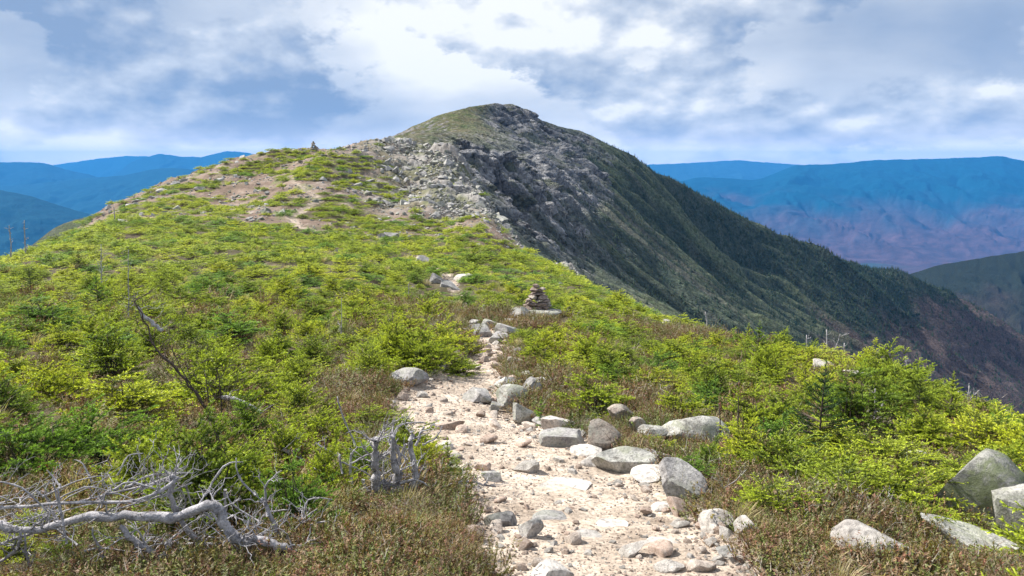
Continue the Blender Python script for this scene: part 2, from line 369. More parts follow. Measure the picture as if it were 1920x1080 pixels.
def Hg(x, y, full=True):
    z = Hbase(x, y)
    td = trail_d(x, y); q = 1 - sstep(.7, 1.15, td)
    dist = np.hypot(x, y)
    z = z + fbm(x * .9, y * .9, 3, 31) * .07 * np.clip(dist / 8, .3, 3) * (1 - .6 * q)
    z = z + fbm(x / 7, y / 7, 4, 33) * .9 * sstep(45, 80, y)
    z = z - q * .06 + fbm(x * 4, y * 4, 3, 35) * .018
    return z

def build_ground():
    s = 2.2
    ux = np.linspace(np.arcsinh(-75 / s), np.arcsinh(75 / s), 800); uy = np.linspace(np.arcsinh(-9 / s), np.arcsinh(152 / s), 1000)
    X, Y = np.meshgrid(s * np.sinh(ux), s * np.sinh(uy), indexing='ij')
    Z = Hg(X, Y); td, path, knoll = masks(X, Y)
    dist = np.hypot(X, Y)
    # outcrop roughness on the knoll and the talus side
    tal = sstep(-20, -4, X + (Y - 70) * .22 + fbm(X / 6, Y / 6, 3, 3) * 6) * sstep(50, 66, Y)
    v, e = cellv(X / 1.3, Y / 1.7, 2); Z = Z + (v - .5) * .45 * tal * sstep(0, .1, e)
    v2, e2 = cellv(X / 4.5, Y / 4.5, 4); Z = Z + (v2 - .4) * 1.0 * tal * sstep(85, 95, Y) * sstep(0, .12, e2)
    n1 = fbm(X * .8, Y * .8, 5, 11); n2 = fbm(X / 3, Y / 3, 5, 12); n3 = fbm(X * 5, Y * 5, 4, 14)
    soil = lerp([.060, .044, .030], [.13, .10, .065], np.clip(.5 + n1, 0, 1))
    soil = lerp(soil, [.10, .115, .045], np.clip(.35 + n2, 0, 1) * .6)
    he = lerp([.13, .10, .06], [.22, .17, .115], np.clip(.5 + n3, 0, 1))
    c = lerp(soil, he, heath_m(X, Y) * .9)
    brown = lerp([.15, .105, .08], [.27, .205, .165], np.clip(.5 + n2 * 1.3, 0, 1))
    brown = lerp(brown, [.13, .10, .075], np.clip(n3 * 1.5, 0, 1)); brown = lerp(brown, [.36, .32, .29], np.clip(n1 * 2.2 - .45, 0, .7))
    brown = lerp(brown, [.13, .16, .05], sstep(.15, .45, fbm(X / 2.5, Y / 5, 4, 44)) * .7)
    c = lerp(c, brown, knoll * (1 - mats_m(X, Y)))
    talc = lerp([.11, .105, .10], [.36, .35, .335], np.clip(v * .8 + n3 * .4, 0, 1)); talc = lerp(talc, [.11, .13, .05], sstep(-.02, .2, fbm(X / 5, Y / 7, 4, 61)) * .8)
    c = lerp(c, talc, tal * .9)
    sand = lerp([.37, .30, .24], [.585, .50, .42], np.clip(.55 + n1 * .7 + n3 * .6, 0, 1))
    far_ = sstep(35, 55, Y); sand = lerp(sand, sand * .62, far_ * np.clip(.75 + n3, 0, 1)); path = path * (1 - far_ * .8 * sstep(-.1, .25, n3 + n1))
    c = lerp(c, sand, path)
    V = np.stack([X.ravel(), Y.ravel(), Z.ravel()], 1)
    o = link('ground', mesh('ground', V, gridfaces(*X.shape), [M_ground], c.reshape(-1, 3)))
    tag(o, kind='structure')
build_ground()

# ------------------------------------------------------------------ the peak
bc = []
def b(px, py, Y): bc.append(at(px, py, Y))
RIDGE = [(680, 276, 385), (740, 257, 400), (820, 221, 430), (880, 204, 455), (950, 196, 480), (975, 198, 482), (1020, 228, 488), (1080, 243, 500), (1140, 273, 520), (1200, 304, 540), (1260, 335, 570), (1320, 370, 600),
         (1380, 406, 630), (1450, 447, 670), (1560, 487, 740), (1640, 505, 800), (1700, 520, 850), (1780, 560, 880), (1850, 598, 900), (1920, 640, 920), (2100, 740, 950)]
for a in RIDGE:
    b(*a); p = at(*a); D = a[2]
    bc.append(p + [.03 * D, .12 * D, -.09 * D]); bc.append(p + [.06 * D, .4 * D, -.36 * D])
for a in [(700, 282, 200), (780, 284, 225), (850, 286, 240), (900, 289, 252), (960, 304, 262), (870, 250, 340), (800, 262, 330), (930, 222, 430), (985, 222, 465), (960, 268, 345), (1000, 285, 385),
          (985, 345, 256), (1010, 440, 238), (970, 420, 222), (940, 380, 215), (960, 440, 185), (1045, 490, 190), (1080, 430, 270), (1060, 350, 320), (1090, 330, 390), (1130, 400, 350), (1150, 480, 285), (1120, 530, 205), (1240, 580, 235), (1100, 270, 480),
          (1200, 420, 410), (1300, 500, 430), (1300, 420, 530), (1400, 600, 370), (1400, 500, 540), (1500, 670, 345), (1500, 560, 530), (1600, 620, 520), (1650, 690, 430), (1700, 600, 680), (1700, 720, 450), (1900, 760, 560), (1900, 690, 720), (1100, 620, 130), (2100, 800, 700)]:
    b(*a)
for a in [(600, 300, 400), (520, 322, 410), (430, 350, 420), (330, 380, 430), (200, 420, 440), (560, 330, 300), (450, 370, 300), (600, 330, 500), (450, 370, 520)]: b(*a)
for x, y, z in [(-200, 500, -60), (-60, 170, -25), (-300, 500, -150), (20, 110, -45), (60, 120, -75), (120, 180, -115), (250, 200, -190), (400, 300, -230), (600, 400, -290), (-20, 150, -8), (-40, 140, -12), (-250, 200, -150), (700, 600, -290), (900, 900, -330), (850, 1300, -400), (0, 900, -260), (-300, 900, -260), (300, 1300, -400)]:
    bc.append(np.array([x, y, z], float))
bc = np.array(bc); _b = RBF(bc[:, :2] / 100, bc[:, 2], 1e-3)
rp = np.array([at(*a) for a in RIDGE])
def Hm0(x, y): return _b(np.stack([np.ravel(x) / 100, np.ravel(y) / 100], 1)).reshape(np.shape(x))
def ridge_y(x): return np.interp(x, rp[:, 0], rp[:, 1])
_sk = np.array([(-3000, 700), (0, 450), (300, 380), (560, 312), (640, 288)] + [(a[0], a[1]) for a in RIDGE] + [(2600, 1000)], float)
def Hm(x, y):
    z = Hm0(x, y)
    # the crest keeps the traced profile: nothing behind or before it bulges above
    px, py, dep = topix(np.stack([x, y, z], -1)); tp = np.interp(px, _sk[:, 0], _sk[:, 1]); vy = (540 - tp) / F
    zc = CAMZ + y * (-sp + vy * cp) / (cp + vy * sp); over = z - zc - .8
    z = z - np.where(over >= 2, over, np.where(over > -2, (over + 2) ** 2 / 8, 0))
    ry = ridge_y(x); off = np.clip((ry - y) / 60, 0, 1) * sstep(-10, 60, x)
    # ribs and gullies running down the fall line
    s = y + x * .55
    r1 = ridged(s / 75 + fbm(x / 120, y / 120, 3, 2) * 1.2, x / 520, 3, 5)
    z = z + (r1 - .55) * 20 * off * sstep(5, 110, x)
    z = z + (ridged(s / 24 + fbm(x / 60, y / 60, 3, 9) * .5, x / 220, 3, 15) - .5) * 5.5 * off
    z = z + fbm(x / 18, y / 18, 5, 71) * 1.6 + fbm(x / 4, y / 4, 3, 73) * .35
    return z
def build_peak():
    u = np.linspace(0, 1, 1050); v = np.linspace(0, 1, 950)
    xs = -320 + 1320 * (0.30 * u + .70 * u ** 2.2); xs = np.interp(u, [0, .08, .55, .8, 1], [-320, -110, 130, 380, 1000])
    ys = np.interp(v, [0, .08, .62, .86, 1], [90, 170, 500, 900, 1400])
    X, Y = np.meshgrid(xs, ys, indexing='ij'); Z = Hm(X, Y)
    gx = np.gradient(Hm0(X, Y), axis=0) / np.gradient(X, axis=0); gy = np.gradient(Hm0(X, Y), axis=1) / np.gradient(Y, axis=1)
    slope = np.hypot(gx, gy)
    px, py, dep = topix(np.stack([X, Y, Z], -1))
    # cliff band under the summit and the shoulder
    cx = sstep(-32, -8, X - (Y - 330) * .10) * (1 - sstep(14, 48, X - (Y - 250) * .08 + fbm(X / 14, Y / 14, 3, 6) * 30))
    cl = cx * sstep(180, 215, Y) * (1 - sstep(470, 540, Y))
    steep = sstep(.42, .8, slope + fbm(X / 12, Y / 12, 4, 7) * .35)
    rock = np.clip(cl * (.25 + steep) * (1 - .75 * sstep(-8, -22, Z + fbm(X / 15, Y / 15, 4, 17) * 30)), 0, 1)
    s = Y * .8 + X * .5; zz = Z
    w1, e1 = cellv(s / 7, zz / 12, 5); w2, e2 = cellv(s / 2.6, zz / 3.6, 6)
    w3, e3 = cellv(s / 15, zz / 30, 8)
    d = ((w1 - .5) * 8 + (w2 - .5) * 3.6 + (w3 - .5) * 5 - 3.0 * (1 - sstep(0, .12, e1)) - 1.2 * (1 - sstep(0, .14, e2))) * rock
    nl = np.hypot(gx, gy) + .15
    X2 = X + (-gx / nl) * d; Y2 = Y + (-gy / nl) * d; Z2 = Z + d * .25
    n1 = fbm(X / 9, Y / 9, 5, 41); n2 = fbm(X / 40, Y / 40, 5, 42); n3 = fbm(X / 2.5, Y / 2.5, 4, 43)
    r1 = ridged((Y + X * .55) / 75 + fbm(X / 120, Y / 120, 3, 2) * 1.2, X / 520, 3, 5)
    r2 = ridged((Y + X * .55) / 24 + fbm(X / 60, Y / 60, 3, 9) * .5, X / 220, 3, 15)
    forest = lerp([.050, .080, .062], [.105, .130, .100], np.clip(.5 + n1, 0, 1))
    strip = lerp([.12, .165, .085], [.22, .245, .16], np.clip(.5 + n3, 0, 1))
    c = lerp(forest, strip, sstep(.62, .84, r2 * .45 + r1 * .55 + n2 * .12) * (1 - sstep(170, 300, X + n2 * 50)))
    # leafless broadleaf wood low down
    low = sstep(-92, -135, Z + n2 * 40 + n1 * 8 + (Y - 500) * .10)
    c = lerp(c, lerp([.11, .085, .085], [.20, .15, .145], np.clip(.5 + n1, 0, 1)), low * .92)
    # open grass on the upper left side
    left = (1 - sstep(-14, 4, X - (Y - 330) * .08 + n1 * 10)) * sstep(150, 200, Y)
    gr = lerp([.12, .155, .05], [.22, .20, .11], np.clip(.5 + n1 * 1.4, 0, 1)); gr = lerp(gr, [.34, .32, .31], sstep(-.02, .22, n3 * .6 + n2 * .5)); gr = lerp(gr, [.09, .12, .05], sstep(-60, -85, X) * .7)
    c = lerp(c, gr, left)
    rk = lerp([.22, .225, .245], [.56, .555, .56], np.clip(w2 * .7 + n3 * .5, 0, 1)); rk = lerp(rk, [.10, .12, .06], sstep(.1, .35, n1 + n3 * .3) * .7)
    c = lerp(c, rk, np.clip(rock * 1.25, 0, 1))
    # pale slides
    sl = sstep(.15, .4, fbm((Y + X * .55) / 14, X / 120, 4, 77)) * sstep(10, 30, X) * (1 - sstep(70, 130, X)) * (1 - rock)
    c = lerp(c, [.26, .25, .21], sl * .6)
    o = link('mountain', mesh('mountain', np.stack([X2.ravel(), Y2.ravel(), Z2.ravel()], 1), gridfaces(*X.shape), [M_mtn], c.reshape(-1, 3)))
    tag(o, kind='structure')
build_peak()

# ------------------------------------------------------------------ far ranges and valley
BASE = -700.
def make_range(name, *a_, mat=None, **k_):
    o = _range(name, *a_, **k_)
    if mat: o.data.materials[0] = mat
    return o
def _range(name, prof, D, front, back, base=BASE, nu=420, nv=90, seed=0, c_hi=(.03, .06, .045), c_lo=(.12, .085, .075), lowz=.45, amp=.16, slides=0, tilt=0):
    pr = np.array(prof, float); pxs = np.linspace(pr[0, 0], pr[-1, 0], nu); pys = np.interp(pxs, pr[:, 0], pr[:, 1])
    # smooth the traced line a little
    k = np.ones(9) / 9; pys = np.convolve(np.pad(pys, 4, 'edge'), k, 'valid')
    pys = pys + fbm(pxs / 22, pxs * 0 + seed, 4, seed) * 1.3
    v = np.concatenate([np.linspace(-1, 0, nv, endpoint=False), np.linspace(0, 1, nv // 3)])
    Dd = D * (1 + tilt * (pxs - pxs.mean()) / 1000)
    V = np.zeros((nu, len(v), 3)); 
    for i in range(nu):
        p = at(pxs[i], pys[i], Dd[i]); 
        dist = np.where(v < 0, v * front, v * back)
        hh = np.where(v < 0, (1 - np.abs(v)) ** 1.35, (1 - v) ** 1.2)
        dirx = p[0] / Dd[i]
        V[i, :, 0] = p[0] + dist * dirx; V[i, :, 1] = p[1] + dist; V[i, :, 2] = base + (p[2] - base) * hh
    X, Y = V[..., 0], V[..., 1]; H = V[..., 2].copy(); hgt = H.max() - base
    L = D / 14
    sp_ = (ridged(X / L + fbm(X / L, Y / L, 3, seed + 3) * .5, Y / (L * 2.6), 4, seed + 1) - .55)
    env = np.clip(np.abs(v) * 3.2, 0, 1) * np.clip((1 - np.abs(v)) * 3, 0, 1)
    V[..., 2] += sp_ * hgt * amp * env[None, :] + fbm(X / (L * .25), Y / (L * .25), 4, seed + 9) * hgt * .025 * env[None, :]
    n1 = fbm(X / L, Y / L, 5, seed + 5); n2 = fbm(X / (L * .2), Y / (L * .2), 4, seed + 6)
    rel = (V[..., 2] - base) / max(hgt, 1)
    t = sstep(lowz + .24, lowz - .20, rel + n1 * .3 + n2 * .10)
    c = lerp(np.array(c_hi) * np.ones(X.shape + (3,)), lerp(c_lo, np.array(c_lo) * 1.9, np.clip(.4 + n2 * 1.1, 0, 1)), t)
    if slides: c = lerp(c, [.34, .30, .28], sstep(.42, .5, fbm(X / (L * .35), Y / (L * .9), 4, seed + 12)) * sstep(.45, .6, rel) * slides)
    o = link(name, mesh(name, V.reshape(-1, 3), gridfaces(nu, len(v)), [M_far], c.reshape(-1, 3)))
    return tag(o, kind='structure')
# right-hand side
make_range('shaded_hill', [(1500, 640), (1600, 560), (1690, 519), (1760, 497), (1850, 482), (1920, 471), (2050, 455), (2300, 470)], 1500, 700, 600, base=-420, seed=3, c_hi=(.020, .030, .020), c_lo=(.065, .046, .044), lowz=.50, amp=.16, nu=700, nv=160, mat=M_mtn)  # base colours darkened in place of a cloud shadow over this hill
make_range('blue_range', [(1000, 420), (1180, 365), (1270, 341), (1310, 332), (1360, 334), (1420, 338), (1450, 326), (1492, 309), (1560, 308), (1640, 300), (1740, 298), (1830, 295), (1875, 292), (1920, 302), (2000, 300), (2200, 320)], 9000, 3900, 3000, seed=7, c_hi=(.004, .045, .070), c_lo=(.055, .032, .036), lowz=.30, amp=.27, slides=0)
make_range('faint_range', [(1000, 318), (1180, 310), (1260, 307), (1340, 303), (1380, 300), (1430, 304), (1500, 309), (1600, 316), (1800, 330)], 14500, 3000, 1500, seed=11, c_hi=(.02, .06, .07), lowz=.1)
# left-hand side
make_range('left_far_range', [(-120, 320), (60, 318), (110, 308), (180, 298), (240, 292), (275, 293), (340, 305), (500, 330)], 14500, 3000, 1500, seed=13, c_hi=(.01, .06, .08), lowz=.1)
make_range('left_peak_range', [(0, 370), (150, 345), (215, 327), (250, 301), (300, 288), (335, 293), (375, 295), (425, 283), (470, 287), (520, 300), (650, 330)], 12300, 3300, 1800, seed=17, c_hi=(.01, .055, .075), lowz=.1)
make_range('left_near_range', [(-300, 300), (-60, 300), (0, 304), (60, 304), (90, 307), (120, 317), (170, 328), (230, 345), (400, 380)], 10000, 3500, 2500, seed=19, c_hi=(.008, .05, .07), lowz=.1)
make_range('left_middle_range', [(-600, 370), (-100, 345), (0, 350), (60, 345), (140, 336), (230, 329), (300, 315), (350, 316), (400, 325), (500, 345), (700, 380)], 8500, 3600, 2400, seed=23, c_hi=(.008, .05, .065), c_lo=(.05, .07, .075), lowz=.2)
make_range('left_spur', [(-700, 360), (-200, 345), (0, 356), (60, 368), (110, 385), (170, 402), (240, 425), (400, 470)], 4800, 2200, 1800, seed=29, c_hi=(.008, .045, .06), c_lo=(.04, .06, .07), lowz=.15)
def valley():
    n_ = 220; xs = np.linspace(-14800, 14800, n_); X, Y = np.meshgrid(xs, np.linspace(-3000, 17300, n_), indexing='ij')
    Z = BASE + 4 + fbm(X / 2500, Y / 2500, 4, 3) * 70 * sstep(0, 3500, np.hypot(X, Y - 500))
    n1 = fbm(X / 900, Y / 900, 5, 5)
    c = lerp([.03, .055, .04], [.075, .045, .048], sstep(-.35, .25, n1)); c = lerp(c, [.02, .05, .06], 1 - sstep(-1000, 2500, X))
    tag(link('terrain', mesh('terrain', np.stack([X.ravel(), Y.ravel(), Z.ravel()], 1), gridfaces(n_, n_), [M_far], c.reshape(-1, 3))), kind='structure')
valley()

# the air
def haze():
    x0, x1, y0, y1, z0, z1 = -15000, 15000, -3500, 17500, -800, 330
    V = [(x, y, z) for x in (x0, x1) for y in (y0, y1) for z in (z0, z1)]
    Fc = [(0, 1, 3, 2), (4, 6, 7, 5), (0, 4, 5, 1), (2, 3, 7, 6), (0, 2, 6, 4), (1, 5, 7, 3)]
    m = bpy.data.materials.new('haze'); m.use_nodes = True; nt = m.node_tree; nt.nodes.clear()
    o = nt.nodes.new('ShaderNodeOutputMaterial'); p = nt.nodes.new('ShaderNodeVolumePrincipled')
    p.inputs['Color'].default_value = (.06, .38, 1.0, 1); p.inputs['Density'].default_value = HAZE
    p.inputs['Anisotropy'].default_value = 0.0
    nt.links.new(p.outputs[0], o.inputs['Volume'])
    ob = link('haze', mesh('haze', V, Fc, [m], smooth=False)); tag(ob, kind='stuff')
HAZE = 6.5e-5
haze()

# cloud added out of view, only to shade the long right slope of the peak
def shade_cloud():
    import bmesh
    bm = bmesh.new(); bmesh.ops.create_icosphere(bm, subdivisions=6, radius=1)
    for v in bm.verts:
        q = v.co.copy(); k = 1 + .35 * mnoise.fractal(q * 1.7 + Vector((4, 1, 9)), 1.0, 2.0, 5)
        v.co = Vector((q.x * 350 * k, q.y * 340 * k, q.z * (70 if q.z > 0 else 25) * k))
    me = bpy.data.meshes.new('cloud'); bm.to_mesh(me); bm.free(); me.polygons.foreach_set('use_smooth', np.full(len(me.polygons), True))
    m, t, b_, o = newmat('cloud'); b_.inputs['Base Color'].default_value = (.9, .9, .9, 1); b_.inputs['Roughness'].default_value = 1
    tr = t.node('ShaderNodeBsdfTransparent'); mx_ = t.node('ShaderNodeMixShader'); mx_.inputs[0].default_value = .80
    t.l.new(b_.outputs[0], mx_.inputs[1]); t.l.new(tr.outputs[0], mx_.inputs[2]); t.l.new(mx_.outputs[0], o.inputs[0]); me.materials.append(m)
    o_ = link('cloud', me); o_.location = (-55, 775, 480); tag(o_, kind='stuff', label='unseen cloud added above the frame to shade the right slope', cat='cloud')
shade_cloud()

# ------------------------------------------------------------------ plants: generators
def frond_mesh(tips, dirs, L, sidev, nlat=6, nd=.0016, nl=.021, nw=.0056, lat=.42, seed=1, tip_lit=(.80, .90, .12), old_shade=(.040, .07, .016), latang=44):
    """needled fronds: every frond ends at a tip, points along dirs, with side shoots in the plane of sidev"""
    r = np.random.default_rng(seed); SH = []  # shoots: base, dir, len, age
    for i in range(len(tips)):
        d = dirs[i] / np.linalg.norm(dirs[i]); s_ = sidev[i] - d * (sidev[i] @ d); s_ /= np.linalg.norm(s_) + 1e-9
        l = L[i]; base = tips[i] - d * l; up = np.cross(s_, d)
        SH.append((base, d, l, 0.6))
        for k in range(nlat):
            f = (k + .6) / nlat; sg = 1 if k % 2 else -1
            a = R(latang + r.normal(0, 7)); dd = d * math.cos(a) + s_ * sg * math.sin(a) + up * r.normal(.08, .16); dd /= np.linalg.norm(dd)
            ll = l * lat * (1.05 - f * .8) * r.uniform(.7, 1.15)
            SH.append((base + d * l * f, dd, ll, .35 + .65 * f))
    B = np.array([q[0] for q in SH]); Dv = np.array([q[1] for q in SH]); Ln = np.array([q[2] for q in SH]); Ag = np.array([q[3] for q in SH])
    cnt = np.maximum((Ln / nd).astype(int), 4); idx = np.repeat(np.arange(len(SH)), cnt); N = len(idx)
    st = np.concatenate([[0], np.cumsum(cnt)[:-1]]); f = (np.arange(N) - st[idx] + r.random(N)) / cnt[idx]
    d = Dv[idx]; ref = np.where(np.abs(d[:, 2:3]) > .9, [[1., 0, 0]], [[0, 0, 1.]]); u = np.cross(d, ref); u /= np.linalg.norm(u, axis=1)[:, None]; w = np.cross(u, d)
    ph = r.random(N) * 2 * np.pi; el = R(52) + r.normal(0, .2, N) - f * .35
    nd_ = d * np.cos(el)[:, None] + (u * np.cos(ph)[:, None] + w * np.sin(ph)[:, None]) * np.sin(el)[:, None]
    tang = -u * np.sin(ph)[:, None] + w * np.cos(ph)[:, None]
    p0 = B[idx] + d * (Ln[idx] * f)[:, None]; ln = nl * r.uniform(.75, 1.2, N) * (1 - .25 * f)
    a = p0 + tang * (nw / 2); b_ = p0 - tang * (nw / 2); c = p0 + nd_ * ln[:, None]
    V = np.stack([a, b_, c], 1).reshape(-1, 3); Fc = np.arange(3 * N).reshape(-1, 3)
    t = np.clip(f * .75 + Ag[idx] * .55 - .38 + r.normal(0, .12, N), 0, 1); C = lerp(old_shade, tip_lit, t)  # needle tips to older needles, with highlight and inner shade put into the colour
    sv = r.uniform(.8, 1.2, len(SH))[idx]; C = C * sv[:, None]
    return V, Fc, np.repeat(C, 3, 0)
def tubes(paths, sides=5):
    """paths: list of (points Nx3, radii N)"""
    Vs, Fs, o = [], [], 0
    for P, rr in paths:
        P = np.asarray(P, float); rr = np.asarray(rr, float); N = len(P)
        T = np.gradient(P, axis=0); T /= np.linalg.norm(T, axis=1)[:, None] + 1e-9
        ref = np.array([0, 0, 1.]) if abs(T[0, 2]) < .9 else np.array([1., 0, 0])
        U = np.cross(T, ref); U /= np.linalg.norm(U, axis=1)[:, None] + 1e-9; Wv = np.cross(T, U)
        a = np.arange(sides) * 2 * np.pi / sides
        ring = P[:, None] + rr[:, None, None] * (U[:, None] * np.cos(a)[None, :, None] + Wv[:, None] * np.sin(a)[None, :, None])
        Vs.append(ring.reshape(-1, 3))
        i = np.arange((N - 1) * sides); rI = i // sides; cI = i % sides; c2 = (cI + 1) % sides
        Fs.append(np.stack([rI * sides + cI, rI * sides + c2, (rI + 1) * sides + c2, (rI + 1) * sides + cI], 1) + o)
        q = np.arange(sides); c0 = len(P) * sides
        Vs.append(P[[0, -1]]); 
        Fs.append(np.stack([q, (q + 1) % sides, np.full(sides, c0), np.full(sides, c0)], 1) + o)
        Fs.append(np.stack([q + (N - 1) * sides, (q + 1) % sides + (N - 1) * sides, np.full(sides, c0 + 1), np.full(sides, c0 + 1)], 1) + o)
        o += N * sides + 2
    return np.concatenate(Vs), np.concatenate(Fs)
def tube_mesh(name, paths, mat, sides=5):
    V, Fq = tubes(paths, sides); me = bpy.data.meshes.new(name)
    me.from_pydata(V.tolist(), [], [tuple(dict.fromkeys(f)) for f in Fq.tolist()]); me.materials.append(mat)
    me.polygons.foreach_set('use_smooth', np.full(len(me.polygons), True)); me.update(); return me
def wob(p0, p1, n_=6, amp=.04, seed=0, sag=0.0):
    r = np.random.default_rng(seed); p0 = np.array(p0, float); p1 = np.array(p1, float); L = np.linalg.norm(p1 - p0); t = np.linspace(0, 1, n_)
    P = p0 + (p1 - p0) * t[:, None]; k = r.normal(0, amp * L, (n_, 3)) * np.sin(np.pi * t)[:, None] ** .5
    P = P + k; P[:, 2] -= sag * L * np.sin(np.pi * t); return P

def shrub_geo(seed, Rr=.5, Hh=.36, nf=200, fl=(.16, .30), lod=False, upright=0.0, wind=.5):
    r = np.random.default_rng(seed); tips, dirs, Ls, sd, stems = [], [], [], [], []
    lob = r.uniform(.75, 1.2, 7)
    for i in range(nf):
        ph = r.uniform(0, 2 * np.pi); q = math.sqrt(r.uniform(0, 1)); m_ = np.interp(ph, np.linspace(0, 2 * np.pi, 8), np.append(lob, lob[0]))
        x = Rr * m_ * q * math.cos(ph); y = Rr * m_ * q * math.sin(ph)
        zt = Hh * math.sqrt(max(1 - q * q * .92, .03)) * (1 + r.normal(0, .16)) * (0.95 + 1.1 * perlin(np.array([x * 4. + seed]), np.array([y * 4.]), seed)[0])
        lay = r.choice([1, .72, .45], p=[.6, .25, .15]); zt *= lay
        out = np.array([math.cos(ph) * (q + .35), math.sin(ph) * (q + .35), .16 + .42 * (1 - q) + upright]); out[0] += wind * .6; out += r.normal(0, .2, 3); out[2] = max(out[2], .05)
        tip = np.array([x, y, max(zt, .04)]); L = r.uniform(*fl)
        tips.append(tip); dirs.append(out); Ls.append(L)
        s_ = np.cross(out, [0, 0, 1.]) + r.normal(0, .25, 3); sd.append(s_)
        if i % 3 == 0:
            b0 = tip - out / np.linalg.norm(out) * L
            stems.append((wob([x * .2, y * .2, 0.0], b0, 4, .08, seed * 99 + i), [.008, .006, .004, .0025]))
    kw = dict(nd=.0065, nl=.030, nw=.015, nlat=5) if lod else {}
    return frond_mesh(np.array(tips), np.array(dirs), np.array(Ls), np.array(sd), seed=seed, **kw), stems
def young_geo(seed, H=.7, lod=False, dark=False, dens=1.0):
    """little upright spruce: leader with whorls of fronds"""
    r = np.random.default_rng(seed); tips, dirs, Ls, sd, stems = [], [], [], [], [([(0, 0, 0), (.01, 0, H * .5), (.0, .01, H)], [.012, .008, .003])]
    nw_ = int(H / .07)
    for k in range(nw_):
        f = (k + .5) / nw_; z = H * (.06 + .9 * f); ln = (H * .48 * (1 - f) ** .8 + .03)
        for j in range(int(r.integers(4, 7) * dens)):
            ph = r.uniform(0, 2 * np.pi); e = .25 + .5 * f + r.normal(0, .1); d = np.array([math.cos(ph), math.sin(ph), e]); d /= np.linalg.norm(d); L = ln * r.uniform(.7, 1.1)
            tips.append(np.array([0, 0, z]) + d * L); dirs.append(d + [0, 0, .1]); Ls.append(min(L, .26)); sd.append(np.cross(d, [0, 0, 1.]))
            if L > .2: stems.append(([(0, 0, z), tuple(np.array([0, 0, z]) + d * (L - .1))], [.005, .003]))
    tips.append(np.array([0, .01, H + .08])); dirs.append(np.array([0, 0, 1.])); Ls.append(.14); sd.append(np.array([1., 0, 0]))
    kw = dict(tip_lit=(.20, .27, .05), old_shade=(.03, .05, .02), nl=.016) if dark else dict(nl=.016)
    return frond_mesh(np.array(tips), np.array(dirs), np.array(Ls), np.array(sd), seed=seed, **kw), stems

SHR = []   # (foliage mesh, stem mesh)
for k, (rr, hh, nf, up, wi) in enumerate([(.50, .44, 150, 0, .2), (.55, .38, 160, 0, .5), (.45, .52, 150, .2, .1), (.50, .34, 140, -.05, .6), (.42, .46, 135, .3, .2), (.60, .46, 185, .1, .4)]):
    (V, Fc, C), st = shrub_geo(100 + k, rr, hh, nf, upright=up, wind=wi)
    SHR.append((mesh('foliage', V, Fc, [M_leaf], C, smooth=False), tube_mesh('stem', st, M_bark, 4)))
SHL = []
for k, (rr, hh, nf, up, wi) in enumerate([(.52, .42, 120, 0, .3), (.58, .36, 120, 0, .6), (.48, .54, 110, .3, .2)]):
    (V, Fc, C), st = shrub_geo(200 + k, rr, hh, nf, lod=True, upright=up, wind=wi)
    SHL.append(mesh('far_foliage', V, Fc, [M_leaf], C, smooth=False))
YNG = []
for k, (h, dk) in enumerate([(.55, False), (.75, False), (.85, True), (.5, True)]):
    (V, Fc, C), st = young_geo(300 + k, h, dark=dk)
    YNG.append((mesh('foliage', V, Fc, [M_leaf], C, smooth=False), tube_mesh('stem', st, M_bark, 5)))

def tuft_geo(seed, kind):
    r = np.random.default_rng(seed); V, C = [], []
    if kind == 'heath':
        for i in range(70):
            ph, q = r.uniform(0, 6.28), .10 * math.sqrt(r.random()); b0 = np.array([q * math.cos(ph), q * math.sin(ph), 0]); d = np.array([math.cos(ph) * .5, math.sin(ph) * .5, 1]) + r.normal(0, .3, 3); d /= np.linalg.norm(d); L = r.uniform(.04, .10)
            u = np.cross(d, r.normal(0, 1, 3)); u /= np.linalg.norm(u); V += [b0 - u * .0015, b0 + u * .0015, b0 + d * L]; C += [(.10, .07, .05)] * 3
            tone = r.choice(3, p=[.5, .25, .25]); cc = [(.17, .18, .055), (.17, .105, .07), (.26, .23, .15)][tone]
            for j in range(12):
                p = b0 + d * L * r.uniform(.3, 1.05); a = r.normal(0, 1, 3); a /= np.linalg.norm(a); a[2] = abs(a[2]); t = np.cross(a, d); t /= np.linalg.norm(t) + 1e-6
                V += [p - t * .0028, p + t * .0028, p + a * .012]; k = r.uniform(.7, 1.3); C += [tuple(np.array(cc) * k)] * 3
    else:
        for i in range(46):
            ph, q = r.uniform(0, 6.28), .05 * math.sqrt(r.random()); p = np.array([q * math.cos(ph), q * math.sin(ph), 0]); d = np.array([math.cos(ph) * .6 + .35, math.sin(ph) * .6, 1.1]) + r.normal(0, .25, 3); d /= np.linalg.norm(d); L = r.uniform(.10, .24)
            u = np.cross(d, [0, 0, 1.]); u /= np.linalg.norm(u); cc = np.array([.46, .40, .24]) * r.uniform(.6, 1.2); w = .0022
            m_ = p + d * L * .5; e = p + d * L + np.array([.3, 0, -.35]) * L * .4
            V += [p - u * w, p + u * w, m_ + u * w, p - u * w, m_ + u * w, m_ - u * w, m_ - u * w, m_ + u * w, e]; C += [tuple(cc * .8)] * 3 + [tuple(cc)] * 6
    V = np.array(V); return mesh(kind + '_tuft', V, np.arange(len(V)).reshape(-1, 3), [M_heath if kind == 'heath' else M_grass], np.array(C), smooth=False)
